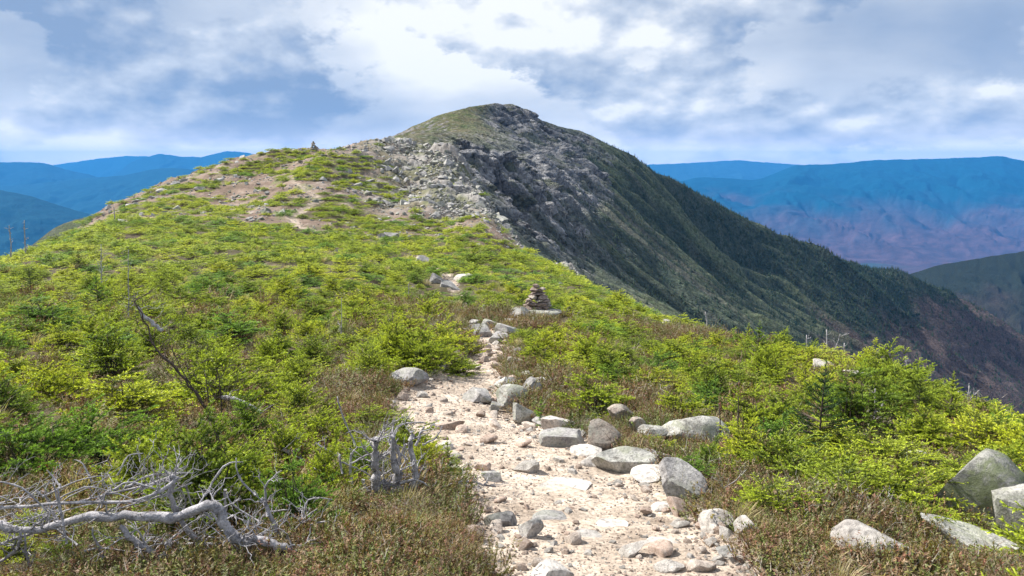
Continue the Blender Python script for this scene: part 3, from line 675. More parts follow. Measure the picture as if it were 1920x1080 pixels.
def twig_tuft(seed, col):
    r = np.random.default_rng(seed); V, C = [], []
    for i in range(38):
        ph, q = r.uniform(0, 6.28), .07 * math.sqrt(r.random()); p = np.array([q * math.cos(ph), q * math.sin(ph), 0]); d = np.array([math.cos(ph) * .8, math.sin(ph) * .8, .8]) + r.normal(0, .4, 3); d /= np.linalg.norm(d); L = r.uniform(.06, .15)
        for sgm in range(4):
            u = np.cross(d, r.normal(0, 1, 3)); u /= np.linalg.norm(u) + 1e-6; w = .0022 * (1 - sgm * .2); e = p + d * L / 3; V += [p - u * w, p + u * w, e]; C += [tuple(np.array(col) * r.uniform(.6, 1.25))] * 3
            d = d + r.normal(0, .45, 3); d /= np.linalg.norm(d); p = p + (e - p) * r.uniform(.6, 1)
    V = np.array(V); return mesh('twig_tuft', V, np.arange(len(V)).reshape(-1, 3), [M_grass], np.array(C), smooth=False)
HEA = [tuft_geo(400 + k, 'heath') for k in range(3)] + [twig_tuft(430, (.40, .37, .36)), twig_tuft(431, (.24, .15, .11))]
GRA = [tuft_geo(410 + k, 'grass') for k in range(3)]

def tree_geo(seed, H=5.0, dead=False):
    """slope spruce seen from hundreds of metres: drooping ragged whorls round a trunk"""
    r = np.random.default_rng(seed); V, C = [], []
    for k in range(4 if dead else 0): pass
    n_ = 9 if not dead else 5
    for k in range(n_):
        f = k / n_; z = H * (.12 + .85 * f); ln = H * .2 * (1 - f) ** .85 + .12
        for j in range(7 if not dead else 3):
            ph = r.uniform(0, 6.28); L = ln * r.uniform(.6, 1.2); d = np.array([math.cos(ph), math.sin(ph), -.35]); t = np.array([-math.sin(ph), math.cos(ph), 0]); p = np.array([0, 0, z]); w = L * .38 if not dead else .04
            V += [p + [0, 0, H * .09], p + d * L - t * w * .6, p + d * L * 1.05 + t * w * .6]; V += [p + [0, 0, .05], p + d * L * .8 + t * w, p + d * L * .9 - t * w]
            cc = np.array((.052, .088, .062) if not dead else (.30, .28, .27)) * r.uniform(.7, 1.35); C += [tuple(cc)] * 6
    V += [(-.09, 0, 0), (.09, 0, 0), (0, 0, H * 1.05), (0, -.09, 0), (0, .09, 0), (0, 0, H * 1.02)]; C += [(.16, .14, .13) if dead else (.07, .06, .05)] * 6
    V = np.array(V, float); return mesh('far_spruce', V, np.arange(len(V)).reshape(-1, 3), [M_tree], np.array(C), smooth=False)
TRE = [tree_geo(500, 4.5), tree_geo(501, 5.5), tree_geo(502, 3.6), tree_geo(503, 4.2, True)]

# ------------------------------------------------------------------ stones
def rock_mesh(seed, dims=(1, 1, .7), mat=None, sub=4, cuts=14, rough=.10, flatten=0):
    import bmesh
    r = np.random.default_rng(seed); bm = bmesh.new(); bmesh.ops.create_icosphere(bm, subdivisions=sub, radius=1)
    V = np.array([v.co[:] for v in bm.verts]); me = bpy.data.meshes.new('rock'); bm.to_mesh(me); bm.free()
    for k in range(cuts):
        nn = r.normal(0, 1, 3); nn /= np.linalg.norm(nn); d = r.uniform(.36, .80); e = V @ nn - d
        V = V - np.maximum(e, 0)[:, None] * nn * .96
    if flatten: e = V[:, 2] - flatten; V[:, 2] -= np.maximum(e, 0) * .9
    mx = np.abs(V).max(0); V = V / mx
    off = r.uniform(0, 50, 3)
    N_ = V / (np.linalg.norm(V, axis=1)[:, None] + 1e-6)
    dn = np.array([mnoise.fractal(Vector(v * 1.6 + off), 1.0, 2.1, 5 if sub > 3 else 3) for v in V])
    V = V * (1 + rough * dn)[:, None]
    V = V * np.array(dims) / 2
    me.vertices.foreach_set('co', V.astype(np.float32).ravel()); me.polygons.foreach_set('use_smooth', np.full(len(me.polygons), True))
    if mat: me.materials.append(mat)
    me.update(); me.set_sharp_from_angle(angle=R(24)); return me
low_only = []
occ = []       # (x, y, r) spots kept free of shrubs
LM = []        # landmarks for labels
def boulder(px, py, w, h, mat, label, name='boulder', cat='boulder', seed=None, depthf=.8, rot=0, tilt=(0, 0), flatten=0, cuts=11, sink=.25, free=True, sub=4, group=None):
    g = rayhit(px, py, Hg0); D = math.hypot(g[0], g[1]); dist = np.linalg.norm(g - [0, 0, CAMZ]); sa = (CAMZ - g[2]) / dist; ca = math.sqrt(1 - sa * sa)
    wm = w / F * dist; hv = h / F * dist; dm = wm * depthf
    flat = sink > .5
    if flat: dm = hv / max(sa, .2) * .9; hm = .022; sink = 1.2
    else: hm = max(.5 * hv, (hv - .45 * dm * sa) / ca)
    seed = seed or int(px * 7 + py)
    me = rock_mesh(seed, (wm * 1.06, dm, hm * (1 + 2 * sink)), mat, sub, cuts, .07, flatten)
    o = link(name, me); u = g[:2] / D; c = g[:2] + u * dm * .45
    zc = float(Hg0(np.array([c[0]]), np.array([c[1]]))[0])
    o.location = (c[0], c[1], min(g[2], zc) * .6 + zc * .4 + hm * (.5 - sink))
    o.rotation_euler = (R(tilt[0]), R(tilt[1]), rot - math.atan2(g[0], g[1]))
    tag(o, label, cat, group)
    if free: occ.append((c[0], c[1], max(wm, dm) * .5))
    return o
Hg0 = Hg
for _px, _py, _r in [(0, 1030, .3), (100, 1030, .3), (200, 1030, .3), (300, 1030, .3), (400, 1040, .3), (480, 1060, .25), (540, 1060, .25), (100, 1075, .3), (250, 1075, .3), (400, 1075, .3), (740, 955, .22), (700, 940, .2), (780, 950, .22), (835, 640, .7), (820, 625, .5), (1000, 612, 1.0), (1030, 600, .9), (960, 620, .8), (1290, 850, .25), (1240, 835, .3), (1340, 850, .2), (605, 895, .2), (450, 785, .25), (1750, 1130, .35), (1900, 1130, .35), (1600, 1130, .3), (620, 1140, .35), (760, 1140, .35), (880, 1140, .3), (450, 1140, .35), (250, 1140, .35), (80, 1140, .35), (1680, 980, .15), (450, 1010, .25), (540, 1020, .25), (600, 1010, .25), (650, 1000, .25), (620, 1070, .3), (420, 1075, .25), (740, 985, .2), (800, 960, .2), (680, 1050, .3), (1700, 1040, .35), (1800, 1060, .35), (1850, 1010, .3), (1650, 1078, .3), (1580, 1050, .3), (1500, 1060, .3), (720, 880, .12), (640, 930, .2), (285, 640, .5), (1270, 630, 1.5), (1540, 712, .9), (1605, 725, .8), (1560, 720, .8), (860, 545, 1.6), (840, 555, 1.6)]:
    _g0 = rayhit(_px, _py); low_only.append((_g0[0], _g0[1], _r))
BL = [
 (765, 728, 78, 36, M_gran, 'smooth rounded grey boulder on the left edge of the trail', {}),
 (846, 806, 60, 26, M_pink, 'pinkish brown block lying alone in the middle of the trail', dict(flatten=.5, cuts=6, depthf=.5, tilt=(0, -12))),
 (866, 812, 24, 16, M_pink, 'small brown stone leaning on the pinkish block in the trail', {}),
 (838, 845, 40, 18, M_pale, 'low pale stone at the left trail edge below the pinkish block', {}),
 (900, 757, 66, 34, M_gran, 'low grey rock at the left of the dark tilted rocks in the trail', {}),
 (962, 768, 66, 50, M_lich, 'tilted grey slab in the middle of the rock heap in the trail', dict(tilt=(10, 25), cuts=8)),
 (994, 750, 46, 44, M_gran, 'upright grey rock at the right of the heap in the trail', dict(tilt=(0, -15))),
 (926, 772, 36, 26, M_gran, 'small dark rock at the foot of the rock heap in the trail', {}),
 (950, 735, 60, 30, M_lich, 'flat grey rock behind the rock heap in the trail', {}),
 (1010, 728, 70, 22, M_gran, 'flat grey slab behind the small bright spruce', {}),
 (980, 796, 58, 46, M_lich, 'pale lichen-spotted boulder just left of the small bright spruce', {}),
 (1020, 800, 44, 18, M_gran, 'thin dark slab lying right of the lichen-spotted boulder', {}),
 (1045, 812, 62, 32, M_pale, 'pale low rock behind the flat grey trailside slab', {}),
 (1058, 842, 90, 42, M_gran, 'flat grey trailside slab left of the round brown boulder', dict(flatten=.4)),
 (1100, 858, 60, 24, M_pale, 'white angular rock at the foot of the round brown boulder', {}),
 (1128, 848, 70, 58, M_brown, 'round brown and grey boulder at the right trail edge', dict(depthf=.9, cuts=8)),
 (1165, 858, 50, 20, M_gran, 'thin grey stone right of the round brown boulder', {}),
 (1168, 892, 122, 48, M_lich, 'long wedge-shaped grey slab on the right trail edge', dict(tilt=(4, -10), cuts=7, depthf=.55)),
 (1120, 875, 60, 22, M_pale, 'pale stone left of the wedge-shaped slab', {}),
 (1225, 868, 66, 26, M_gran, 'broken grey rock behind the wedge-shaped slab', {}),
 (1298, 838, 124, 66, M_lich, 'big lichen-covered boulder at the head of the heath patch', dict(cuts=8, depthf=.7)),
 (1226, 826, 60, 38, M_lich, 'grey lichened rock joined to the left of the big boulder', {}),
 (1193, 812, 36, 30, M_brown, 'brown rock between the mottled rock and the lichened rock', {}),
 (1345, 832, 50, 26, M_gran, 'grey rock peeping out right of the big lichen-covered boulder', {}),
 (1162, 795, 50, 38, M_brown, 'pinkish mottled rock standing in the heath', {}),
 (1272, 942, 92, 84, M_gran, 'pointed triangular grey rock below the bright spruce shrub', dict(cuts=7, tilt=(0, -12), depthf=.7)),
 (1225, 905, 80, 26, M_pale, 'low pale rock left of the pointed triangular rock', {}),
 (1345, 1000, 66, 40, M_pale, 'small white wedge rock in the dry twigs right of the trail', {}),
 (1815, 985, 165, 130, M_dark, 'huge lichened boulder, coloured dark for its shaded front, half hidden by the right-hand shrub', dict(cuts=7, depthf=.8)),
 (1915, 1022, 100, 110, M_lich, 'grey boulder cut by the right edge of the picture', dict(cuts=8)),
 (1835, 1050, 190, 55, M_lich, 'long flat lichened slab below the huge boulder', dict(flatten=.4, cuts=6, depthf=.5, tilt=(0, 12))),
 (1655, 1088, 160, 92, M_pale, 'smooth pale boulder at the bottom right in the heath', dict(cuts=6, depthf=.7, tilt=(0, 8), sink=.1)),
 (1400, 1010, 66, 40, M_pale, 'flat white stone in the heath right of the trail', dict(sink=.1)),
 (1360, 1045, 46, 24, M_gran, 'small grey stone among dry twigs right of the trail', {}),
 (1062, 925, 118, 42, M_pale, 'broad white flat stone sunk in the trail', dict(flatten=.3, sink=.8)),
 (1042, 985, 88, 52, M_gran, 'flat grey stone sunk in the trail below the broad white one', dict(flatten=.3, sink=.8)),
 (1115, 1015, 76, 46, M_pale, 'white pentagonal flat stone sunk in the trail', dict(flatten=.3, sink=.8)),
 (1232, 1030, 110, 40, M_pale, 'wide pale slab sunk in the lower right of the trail', dict(flatten=.3, sink=.8)),
 (1150, 990, 60, 22, M_pale, 'pale slab sunk beside the pentagonal stone', dict(flatten=.3, sink=.8)),
 (992, 1010, 52, 42, M_gran, 'dark cracked grey rock on the left side of the trail', {}),
 (940, 990, 60, 36, M_gran, 'grey rock among the roots left of the dark cracked rock', {}),
 (1025, 1095, 92, 44, M_pale, 'pale rock at the bottom edge of the trail', {}),
 (925, 905, 44, 24, M_gran, 'grey rock beside the root at the left trail edge', {}),
 (905, 885, 30, 18, M_pink, 'small pinkish stone above the root at the left trail edge', {}),
 (1240, 960, 50, 18, M_pale, 'flat pale stone left below the pointed rock', {}),
 (1000, 598, 104, 24, M_lich, 'flat grey slab carrying the near cairn', dict(flatten=.35, cuts=5, depthf=.8, sink=.15)),
 (972, 602, 50, 26, M_gran, 'rounded grey boulder at the left end of the cairn slab', {}),
 (925, 585, 42, 19, M_gran, 'grey boulder in the shrubs left of the near cairn', {}),
 (958, 612, 38, 16, M_gran, 'low grey stone in front of the cairn slab', {}),
 (868, 528, 46, 19, M_pale, 'pale boulder at the right of the upper trail rocks', {}),
 (838, 540, 46, 24, M_gran, 'grey boulder in the middle of the upper trail rocks', {}),
 (815, 532, 30, 22, M_gran, 'grey boulder at the left of the upper trail rocks', {}),
 (790, 497, 30, 20, M_gran, 'lone dark boulder above the upper trail rocks', {}),
 (732, 447, 34, 20, M_gran, 'rounded grey boulder where the trail meets the brown knoll', {}),
 (716, 447, 18, 12, M_gran, 'small dark rock left of the rounded boulder at the knoll foot', {}),
 (895, 612, 30, 18, M_gran, 'grey stone at the back of the rocks crossing the trail', {}),
 (872, 633, 36, 20, M_gran, 'small grey rock at the left of the rocks crossing the trail', {}),
 (905, 634, 48, 27, M_gran, 'rounded grey rock in the middle of the rocks crossing the trail', {}),
 (952, 634, 46, 34, M_gran, 'tall grey boulder at the right of the rocks crossing the trail', {}),
 (934, 645, 42, 24, M_gran, 'front grey boulder of the rocks crossing the trail', {}),
 (924, 614, 40, 20, M_lich, 'lichened rock behind the rocks crossing the trail', {}),
 (858, 618, 26, 12, M_brown, 'brown stone under the curved grey log', {}),
 (845, 690, 24, 10, M_pink, 'flat pink stone on the narrow part of the trail', {}),
 (965, 690, 36, 22, M_pale, 'pale rock on the right side of the narrow trail', {}),
 (968, 668, 30, 16, M_gran, 'grey rock tucked under the shrubs right of the narrow trail', {}),
 (990, 712, 30, 16, M_gran, 'grey stone under the shrub edge above the rock heap', {}),
 (715, 845, 56, 30, M_gran, 'dark grey rock behind the broken stump', {}),
 (1248, 608, 24, 10, M_pale, 'pale stone on the bare patch right of the cairn', {}),
 (1270, 640, 40, 10, M_pale, 'flat pale slab on the bare patch right of the cairn', {}),
 (1540, 695, 50, 20, M_pale, 'pale rock on the right crest by the tallest dead snag', {}),
 (1605, 712, 46, 18, M_pale, 'white flat rock on the right crest right of the dead snags', {}),
 (1500, 680, 40, 18, M_gran, 'grey rock on the right crest left of the tallest dead snag', {}),
 (1720, 872, 70, 26, M_lich, 'pale boulder top showing behind the right-hand shrub', {}),
 (378, 359, 24, 9, M_pale, 'white slab on the left side of the brown knoll', {}),
 (412, 340, 18, 8, M_gran, 'grey rock on the left shoulder of the brown knoll', {}),
 (305, 363, 20, 9, M_gran, 'dark rock on the left skyline of the knoll', {}),
 (672, 353, 20, 10, M_gran, 'grey boulder beside the green mat above the knoll trail', {}),
 (330, 348, 16, 7, M_gran, 'flat rock on the left skyline above the dark rock', {}),
]
for (px, py, w, h, mt, lab, kw) in BL: boulder(px, py, w, h, mt, lab, **kw)

# cairns: one thing each, its stones are parts
def cairn(px, py, wpx, hpx, label, layers, seed, base_z=None, mat=M_pink):
    g = rayhit(px, py, Hg0); dist = np.linalg.norm(g); wm = wpx / F * dist; hm = hpx / F * dist; r = random.Random(seed)
    root = empty('cairn', (g[0], g[1] + wm * .3, g[2] if base_z is None else base_z)); tag(root, label, 'cairn')
    meshes = [rock_mesh(seed + k, (1, 1, 1), m_, 3, 7, .08, 0) for k, m_ in enumerate([mat, M_cairn if mat is M_cairn else M_dark, mat, M_brown])]
    tot = sum(h_ for _, _, h_ in layers); z = 0
    for li, (cnt, wd, hh) in enumerate(layers):
        h_ = hm * hh / tot
        for j in range(cnt):
            for back in ((0, 1) if cnt > 1 else (0,)):
                o = link('stone', meshes[(li + j + back) % 4], root)
                sw = wm * wd / cnt * r.uniform(1.0, 1.25); x = (j - (cnt - 1) / 2) * wm * wd / cnt + r.uniform(-.04, .04) * wm
                o.location = (x, (back - .5) * wm * wd * .4 if cnt > 1 else 0, z + h_ / 2); o.scale = (sw, sw * r.uniform(.7, 1.0), h_ * r.uniform(1.05, 1.3))
                o.rotation_euler = (R(r.uniform(-7, 7)), R(r.uniform(-8, 8)), r.uniform(-.5, .5))
        z += h_
    return root
slab = [o for o in bpy.data.objects if o.get('label') == 'flat grey slab carrying the near cairn'][0]
cairn(1008, 590, 56, 47, 'near cairn of stacked brownish pink stones on a flat slab', [(3, .95, .8), (2, .80, 1.0), (3, .80, .7), (2, .62, 1.0), (1, .52, .75), (2, .50, .9), (1, .30, .9)], 61, mat=M_cairn, base_z=slab.location.z + slab.dimensions.z * .22)
cairn(587, 282, 16, 17, 'small dark cairn on the skyline of the brown knoll', [(3, 1.0, 1), (2, .75, .8), (2, .55, .8), (1, .42, 1.0), (1, .25, .9)], 71, mat=M_dark)

# ------------------------------------------------------------------ dead wood
def world_path(pts, Y0):
    """pts: (px, py[, extra distance])"""
    return np.array([at(p[0], p[1], Y0 + (p[2] if len(p) > 2 else 0)) for p in pts])
def smooth_path(P, rr, n_=4):
    P = np.asarray(P, float); t = np.arange(len(P)); tt = np.linspace(0, len(P) - 1, (len(P) - 1) * n_ + 1); out = []
    for q in tt:
        i = int(min(q, len(P) - 2)); f = q - i; p0 = P[max(i - 1, 0)]; p1 = P[i]; p2 = P[i + 1]; p3 = P[min(i + 2, len(P) - 1)]
        out.append(.5 * ((2 * p1) + (-p0 + p2) * f + (2 * p0 - 5 * p1 + 4 * p2 - p3) * f * f + (-p0 + 3 * p1 - 3 * p2 + p3) * f ** 3))
    return np.array(out), np.interp(tt, t, rr)
def twiggy(P, rr, n_, seed, ln=(.08, .3), up=.3, sub=2, r0=.004, sideb=1.0):
    """random side twigs growing from a path"""
    r = np.random.default_rng(seed); out = []
    for k in range(n_):
        i = int(r.integers(1, len(P) - 1)); base = P[i]; d = r.normal(0, 1, 3); d[2] = abs(d[2]) * .6 + up; T = P[i] - P[i - 1]; T /= np.linalg.norm(T) + 1e-9
        d = d - T * (d @ T) * .5 + T * .5 * sideb; d /= np.linalg.norm(d); L = r.uniform(*ln)
        rb = min(rr[i] * .6, r0 * r.uniform(.8, 1.6)); Q = wob(base, base + d * L, 7, .05, seed * 31 + k); out.append([(Q, np.linspace(rb, rb * .25, 7))])
        for s_ in range(sub):
            j = int(r.integers(2, 6)); d2 = d + r.normal(0, .55, 3); d2 /= np.linalg.norm(d2); Q2 = wob(Q[j], Q[j] + d2 * L * r.uniform(.25, .6), 5, .06, seed * 57 + k * 7 + s_); out[-1].append((Q2, np.linspace(rb * .6, rb * .2, 5)))
    return out
def deadwood(name, label, cat, limbs, Y0, seed, mat=M_bleach, tw=14, group=None, lnr=(.08, .3), r0=.004, up=.3, twname='twig', sides=8):
    root_p = world_path(limbs[0][0], Y0)[0]
    root = empty(name, tuple(root_p)); tag(root, label, cat, group); allt = []
    for k, (pts, r0_, r1_) in enumerate(limbs):
        P, rr = smooth_path(world_path(pts, Y0) - root_p, np.linspace(r0_, r1_, len(pts)))
        rg = np.random.default_rng(seed + k); P = P + rg.normal(0, min(r0_ * .28, .006), P.shape); rr = rr * rg.uniform(.8, 1.18, len(rr))
        link('limb', tube_mesh('limb', [(P, rr)], mat, sides), root)
        allt += twiggy(P, rr, max(2, int(tw * (1 if k == 0 else .5))), seed * 3 + k, lnr, up, 2, r0)
    for tws in allt[:90]: link(twname, tube_mesh(twname, tws, mat, 4), root)
    return root
def TANG(seed, x0, x1, n_, y0=900, y1=1050, w=.0045):
    r = random.Random(seed); out = []
    for k in range(n_):
        x = r.uniform(x0, x1); y = r.uniform(y0, y1); a = r.uniform(-2.6, -.2) if r.random() < .7 else r.uniform(-3.1, 3.1); L = r.uniform(50, 140); d = r.uniform(-.05, .25)
        out.append(([(x, y, d), (x + L * .5 * math.cos(a) + r.uniform(-12, 12), y + L * .45 * math.sin(a) + r.uniform(-10, 10), d + .02), (x + L * math.cos(a + .2), y + L * .7 * math.sin(a + .2), d + .04)], w * r.uniform(.7, 1.5), w * .4))
    return out
# big bleached tangle, lower left
deadwood('dead_branch', 'thick bleached dead branch arching over the lower left corner', 'dead branch', [
    ([(-60, 960), (0, 985), (70, 992), (150, 972), (235, 966), (320, 972), (390, 948), (408, 950), (425, 985), (440, 1008), (470, 1018)], .017, .026),
    ([(-40, 930), (0, 952), (120, 943), (260, 938), (330, 900, .1), (320, 893, .1)], .006, .009),
    ([(440, 1010), (500, 1015), (545, 1030), (575, 1062), (590, 1100)], .022, .016),
    ([(0, 1020), (60, 1000, .05), (105, 985)], .007, .008),
    ([(225, 985), (250, 1015), (285, 1035), (310, 1045)], .013, .016)] + TANG(4, 0, 480, 26, w=.0055), 3.05, 5, tw=30, lnr=(.06, .22), r0=.0035)
deadwood('dead_branch', 'grey forked dead branch behind the thick arching one', 'dead branch', [
    ([(300, 1010), (345, 1022), (400, 1020), (450, 1025), (520, 1040)], .012, .008),
    ([(320, 895), (322, 940), (345, 985), (380, 1020)], .011, .014),
    ([(250, 925), (290, 905), (325, 893)], .005, .009),
    ([(150, 940), (230, 920), (300, 905)], .004, .006),
    ([(200, 960), (300, 930), (360, 905)], .004, .004)] + TANG(6, 60, 420, 10, 880, 1000, .004), 3.25, 8, tw=26, lnr=(.06, .25), r0=.003)
deadwood('dead_branch', 'cluster of bleached upright stubs at the right of the arching branch', 'dead branch', [
    ([(590, 1100), (560, 1040), (530, 1010), (500, 950), (490, 935)], .016, .007),
    ([(560, 1090), (540, 1040), (535, 1005)], .013, .006), ([(520, 1100), (505, 1050), (480, 985)], .012, .006),
    ([(450, 1090), (445, 1050), (430, 1000)], .012, .008), ([(600, 1080), (560, 1065), (510, 1068), (470, 1090)], .012, .009)] + TANG(7, 430, 600, 9, 960, 1070, .006), 3.2, 9, tw=12, lnr=(.05, .14), r0=.004)
deadwood('dead_branch', 'thin bleached twigs hanging at the left picture edge', 'dead branch', [
    ([(-30, 1070), (20, 1040), (40, 1010), (30, 985)], .008, .005), ([(60, 1090), (50, 1040), (45, 1000)], .006, .004), ([(-20, 900), (40, 915), (90, 960)], .004, .003), ([(120, 985), (105, 930), (100, 905)], .006, .003), ([(125, 1020), (118, 980), (108, 915)], .005, .003)], 3.0, 12, tw=10, lnr=(.05, .16), r0=.003)
# stump cluster beside the trail
deadwood('broken_stump', 'broken grey stump cluster standing left of the trail', 'stump', [
    ([(700, 935), (706, 900), (702, 860), (703, 822)], .034, .019), ([(738, 930), (745, 890), (738, 850), (735, 815)], .028, .014),
    ([(775, 925), (778, 880), (772, 845), (770, 808)], .027, .012), ([(690, 935), (720, 905), (760, 920), (800, 940)], .018, .014),
    ([(740, 905), (720, 920), (712, 940), (730, 950), (770, 935)], .014, .010), ([(755, 940), (768, 970), (770, 1000)], .012, .005),
    ([(680, 900), (690, 920), (720, 935)], .010, .014)] + TANG(9, 620, 800, 20, 830, 930, .009), 4.35, 21, tw=26, lnr=(.06, .25), r0=.004)
deadwood('exposed_root', 'tangle of pale exposed roots along the left trail edge', 'root', [
    ([(800, 925), (850, 905), (880, 905), (930, 912)], .014, .006), ([(770, 925), (830, 940), (900, 945), (950, 955)], .010, .004),
    ([(830, 930), (870, 960), (900, 1000), (905, 1040)], .008, .003), ([(850, 940), (880, 930), (940, 935), (960, 940)], .008, .003)], 4.7, 23, tw=20, lnr=(.05, .2), r0=.003, up=-.1)
deadwood('dead_branch', 'pale driftwood-like branch lying in the shrubs above the stump', 'dead branch', [
    ([(530, 842), (560, 860), (610, 878), (625, 892)], .014, .009), ([(560, 868), (600, 885), (625, 900)], .010, .006), ([(590, 832), (625, 850), (650, 872)], .010, .007)], 5.1, 25, tw=12, lnr=(.06, .25), r0=.003)
deadwood('dead_branch', 'short pale log poking out of the left shrubs', 'dead branch', [([(412, 745), (440, 748), (470, 762), (490, 775)], .020, .026)], 6.6, 27, tw=3, lnr=(.1, .2))
deadwood('dead_branch', 'short weathered log leaning in the shrubs at upper left', 'dead branch', [([(258, 575), (270, 592), (288, 608), (305, 622)], .020, .034)], 10.2, 29, tw=6, lnr=(.1, .4))
deadwood('bare_shrub', 'tall dark leafless shrub leaning over the left shrubs', 'bare shrub', [
    ([(405, 860), (408, 820), (395, 780), (365, 735), (330, 690), (290, 650), (270, 600), (250, 560)], .016, .004), ([(408, 815), (415, 770), (412, 720), (405, 690)], .007, .002),
    ([(395, 780), (390, 740), (385, 700)], .006, .002), ([(365, 735), (345, 700), (320, 650)], .006, .002), ([(405, 860), (450, 920), (480, 880), (520, 850)], .006, .002)], 5.4, 31, mat=M_bark, tw=22, lnr=(.1, .4), r0=.0035, sides=6)
deadwood('curved_log', 'smooth grey log curving like an arch beside the trail rocks', 'log', [([(866, 622), (862, 608), (850, 598), (836, 594), (820, 598), (802, 608)], .13, .065)], 16.2, 33, tw=3, lnr=(.2, .5), r0=.012)
deadwood('dry_twigs', 'small heap of dark twigs beside the pointed rock', 'twigs', [([(1250, 945), (1285, 935), (1320, 930), (1370, 910)], .006, .004), ([(1255, 955), (1290, 948), (1318, 940)], .007, .004), ([(1350, 920), (1380, 900), (1400, 880)], .005, .003)], 4.75, 35, mat=M_twig, tw=10, lnr=(.05, .15), r0=.003)
deadwood('dry_twigs', 'pale feathery dead twig below the right-hand shrub', 'twigs', [([(1635, 985), (1640, 950), (1620, 930), (1590, 932)], .004, .002), ([(1640, 975), (1660, 940), (1668, 925)], .004, .002), ([(1630, 965), (1610, 945), (1595, 950)], .003, .002), ([(1650, 960), (1670, 950), (1690, 948)], .003, .0015)], 4.5, 37, tw=14, lnr=(.03, .1), r0=.002)
for k, (px, py, top, Y, lab) in enumerate([
    (1553, 700, 630, 17, 'tallest bleached dead snag on the right crest'), (1585, 700, 655, 17.5, 'short dead snag just right of the tallest one on the right crest'), (1325, 618, 597, 25, 'thin dead snag on the crest nearest the cairn'),
    (1514, 682, 640, 18.5, 'thin dead snag left of the tallest one on the right crest'), (1700, 735, 682, 14.5, 'thin dead snag above the far right shrubs'), (1686, 740, 700, 14.5, 'leaning pale twig left of the thin far right snag'),
    (410, 620, 585, 15, 'thin upright twig in the left shrubs'), (640, 660, 570, 12.5, 'tall thin dead stem between the left shrubs and the trail'), (765, 600, 545, 20, 'thin dead stem left of the curved log'),
    (1640, 810, 740, 8.5, 'bare bent twig in the right-hand shrubs'), (1815, 770, 735, 12.5, 'bushy bleached dead top on the far right crest'), (1795, 768, 745, 12.5, 'low pale dead twigs left of the bushy bleached top'),
    (660, 560, 515, 26, 'branching dead shrub in the middle of the green slope'), (20, 470, 435, 27, 'dead treetop at the left picture edge'), (48, 462, 425, 29, 'dead treetop second from the left picture edge'),
    (215, 412, 397, 50, 'tiny dead snag on the left skyline'), (1350, 860, 770, 6.3, 'dark bare stems beside the big lichened boulder'), (1385, 830, 755, 6.6, 'dark bare stem in the bright shrub right of the big boulder'), (190, 560, 470, 18, 'bare grey stems in the upper left shrubs'), (240, 600, 480, 13, 'tall bare leaning stem in the upper left shrubs')]):
    dk = 1350 <= px <= 1385; th_ = .62 if px < 900 else 1.0
    lean = [(k * 37 % 11) - 5, (k * 53 % 13) - 6]
    limbs = [([(px, py + 12), (px + lean[0] * .3, (py * 2 + top) / 3), (px + lean[1] * .5, top - 12)], .0017 * Y * th_, .0007 * Y * th_)]
    if k in (0, 10, 12, 9): limbs += [([(px, (py + top) / 2), (px + 14, (py + top) / 2 - 14), (px + 22, top - 4)], .0009 * Y, .0005 * Y), ([(px, (py + top) / 2 + 8), (px - 14, (py + top) / 2), (px - 24, (py + top) / 2 - 12)], .0009 * Y, .0005 * Y)]
    h_ = (py - top) / F * Y
    deadwood('dead_snag', lab, 'dead snag', limbs, Y, 500 + k, mat=M_bark if dk else M_bleach, tw=10, group='dead snags and stems on the ridge', lnr=(h_ * .08, h_ * .3), r0=.0006 * Y + .001, sides=5)

# ------------------------------------------------------------------ scatter
def gn_scatter(name, P, rot, scl, var, meshes):
    me = bpy.data.meshes.new(name); me.vertices.add(len(P)); me.vertices.foreach_set('co', np.asarray(P, np.float32).ravel())
    for nm, data in (('rot', rot), ('scl', scl)):
        a = me.attributes.new(nm, 'FLOAT_VECTOR', 'POINT'); a.data.foreach_set('vector', np.asarray(data, np.float32).ravel())
    a = me.attributes.new('vidx', 'INT', 'POINT'); a.data.foreach_set('value', np.asarray(var, np.int32)); me.update()
    o = link(name, me); ng = bpy.data.node_groups.new(name, 'GeometryNodeTree')
    ng.interface.new_socket('Geometry', in_out='INPUT', socket_type='NodeSocketGeometry'); ng.interface.new_socket('Geometry', in_out='OUTPUT', socket_type='NodeSocketGeometry')
    gi = ng.nodes.new('NodeGroupInput'); go = ng.nodes.new('NodeGroupOutput'); jn = ng.nodes.new('GeometryNodeJoinGeometry')
    def na(nm, dt): q = ng.nodes.new('GeometryNodeInputNamedAttribute'); q.data_type = dt; q.inputs[0].default_value = nm; return q.outputs[0]
    for k, m_ in enumerate(meshes):
        src = bpy.data.objects.new('source_' + m_.name, m_)
        oi = ng.nodes.new('GeometryNodeObjectInfo'); oi.inputs[0].default_value = src; oi.inputs['As Instance'].default_value = True
        cmp_ = ng.nodes.new('FunctionNodeCompare'); cmp_.data_type = 'INT'; cmp_.operation = 'EQUAL'
        ng.links.new(na('vidx', 'INT'), cmp_.inputs[2]); cmp_.inputs[3].default_value = k
        ip = ng.nodes.new('GeometryNodeInstanceOnPoints'); ng.links.new(gi.outputs[0], ip.inputs['Points']); ng.links.new(cmp_.outputs[0], ip.inputs['Selection'])
        ng.links.new(oi.outputs['Geometry'], ip.inputs['Instance']); ng.links.new(na('rot', 'FLOAT_VECTOR'), ip.inputs['Rotation']); ng.links.new(na('scl', 'FLOAT_VECTOR'), ip.inputs['Scale'])
        ng.links.new(ip.outputs[0], jn.inputs[0])
    ng.links.new(jn.outputs[0], go.inputs[0]); md = o.modifiers.new('scatter', 'NODES'); md.node_group = ng
    return o
def blocked(x, y, pad=0):
    o = np.zeros(x.shape, bool)
    for a, b_, r in occ: o |= np.hypot(x - a, y - b_) < r + pad
    return o
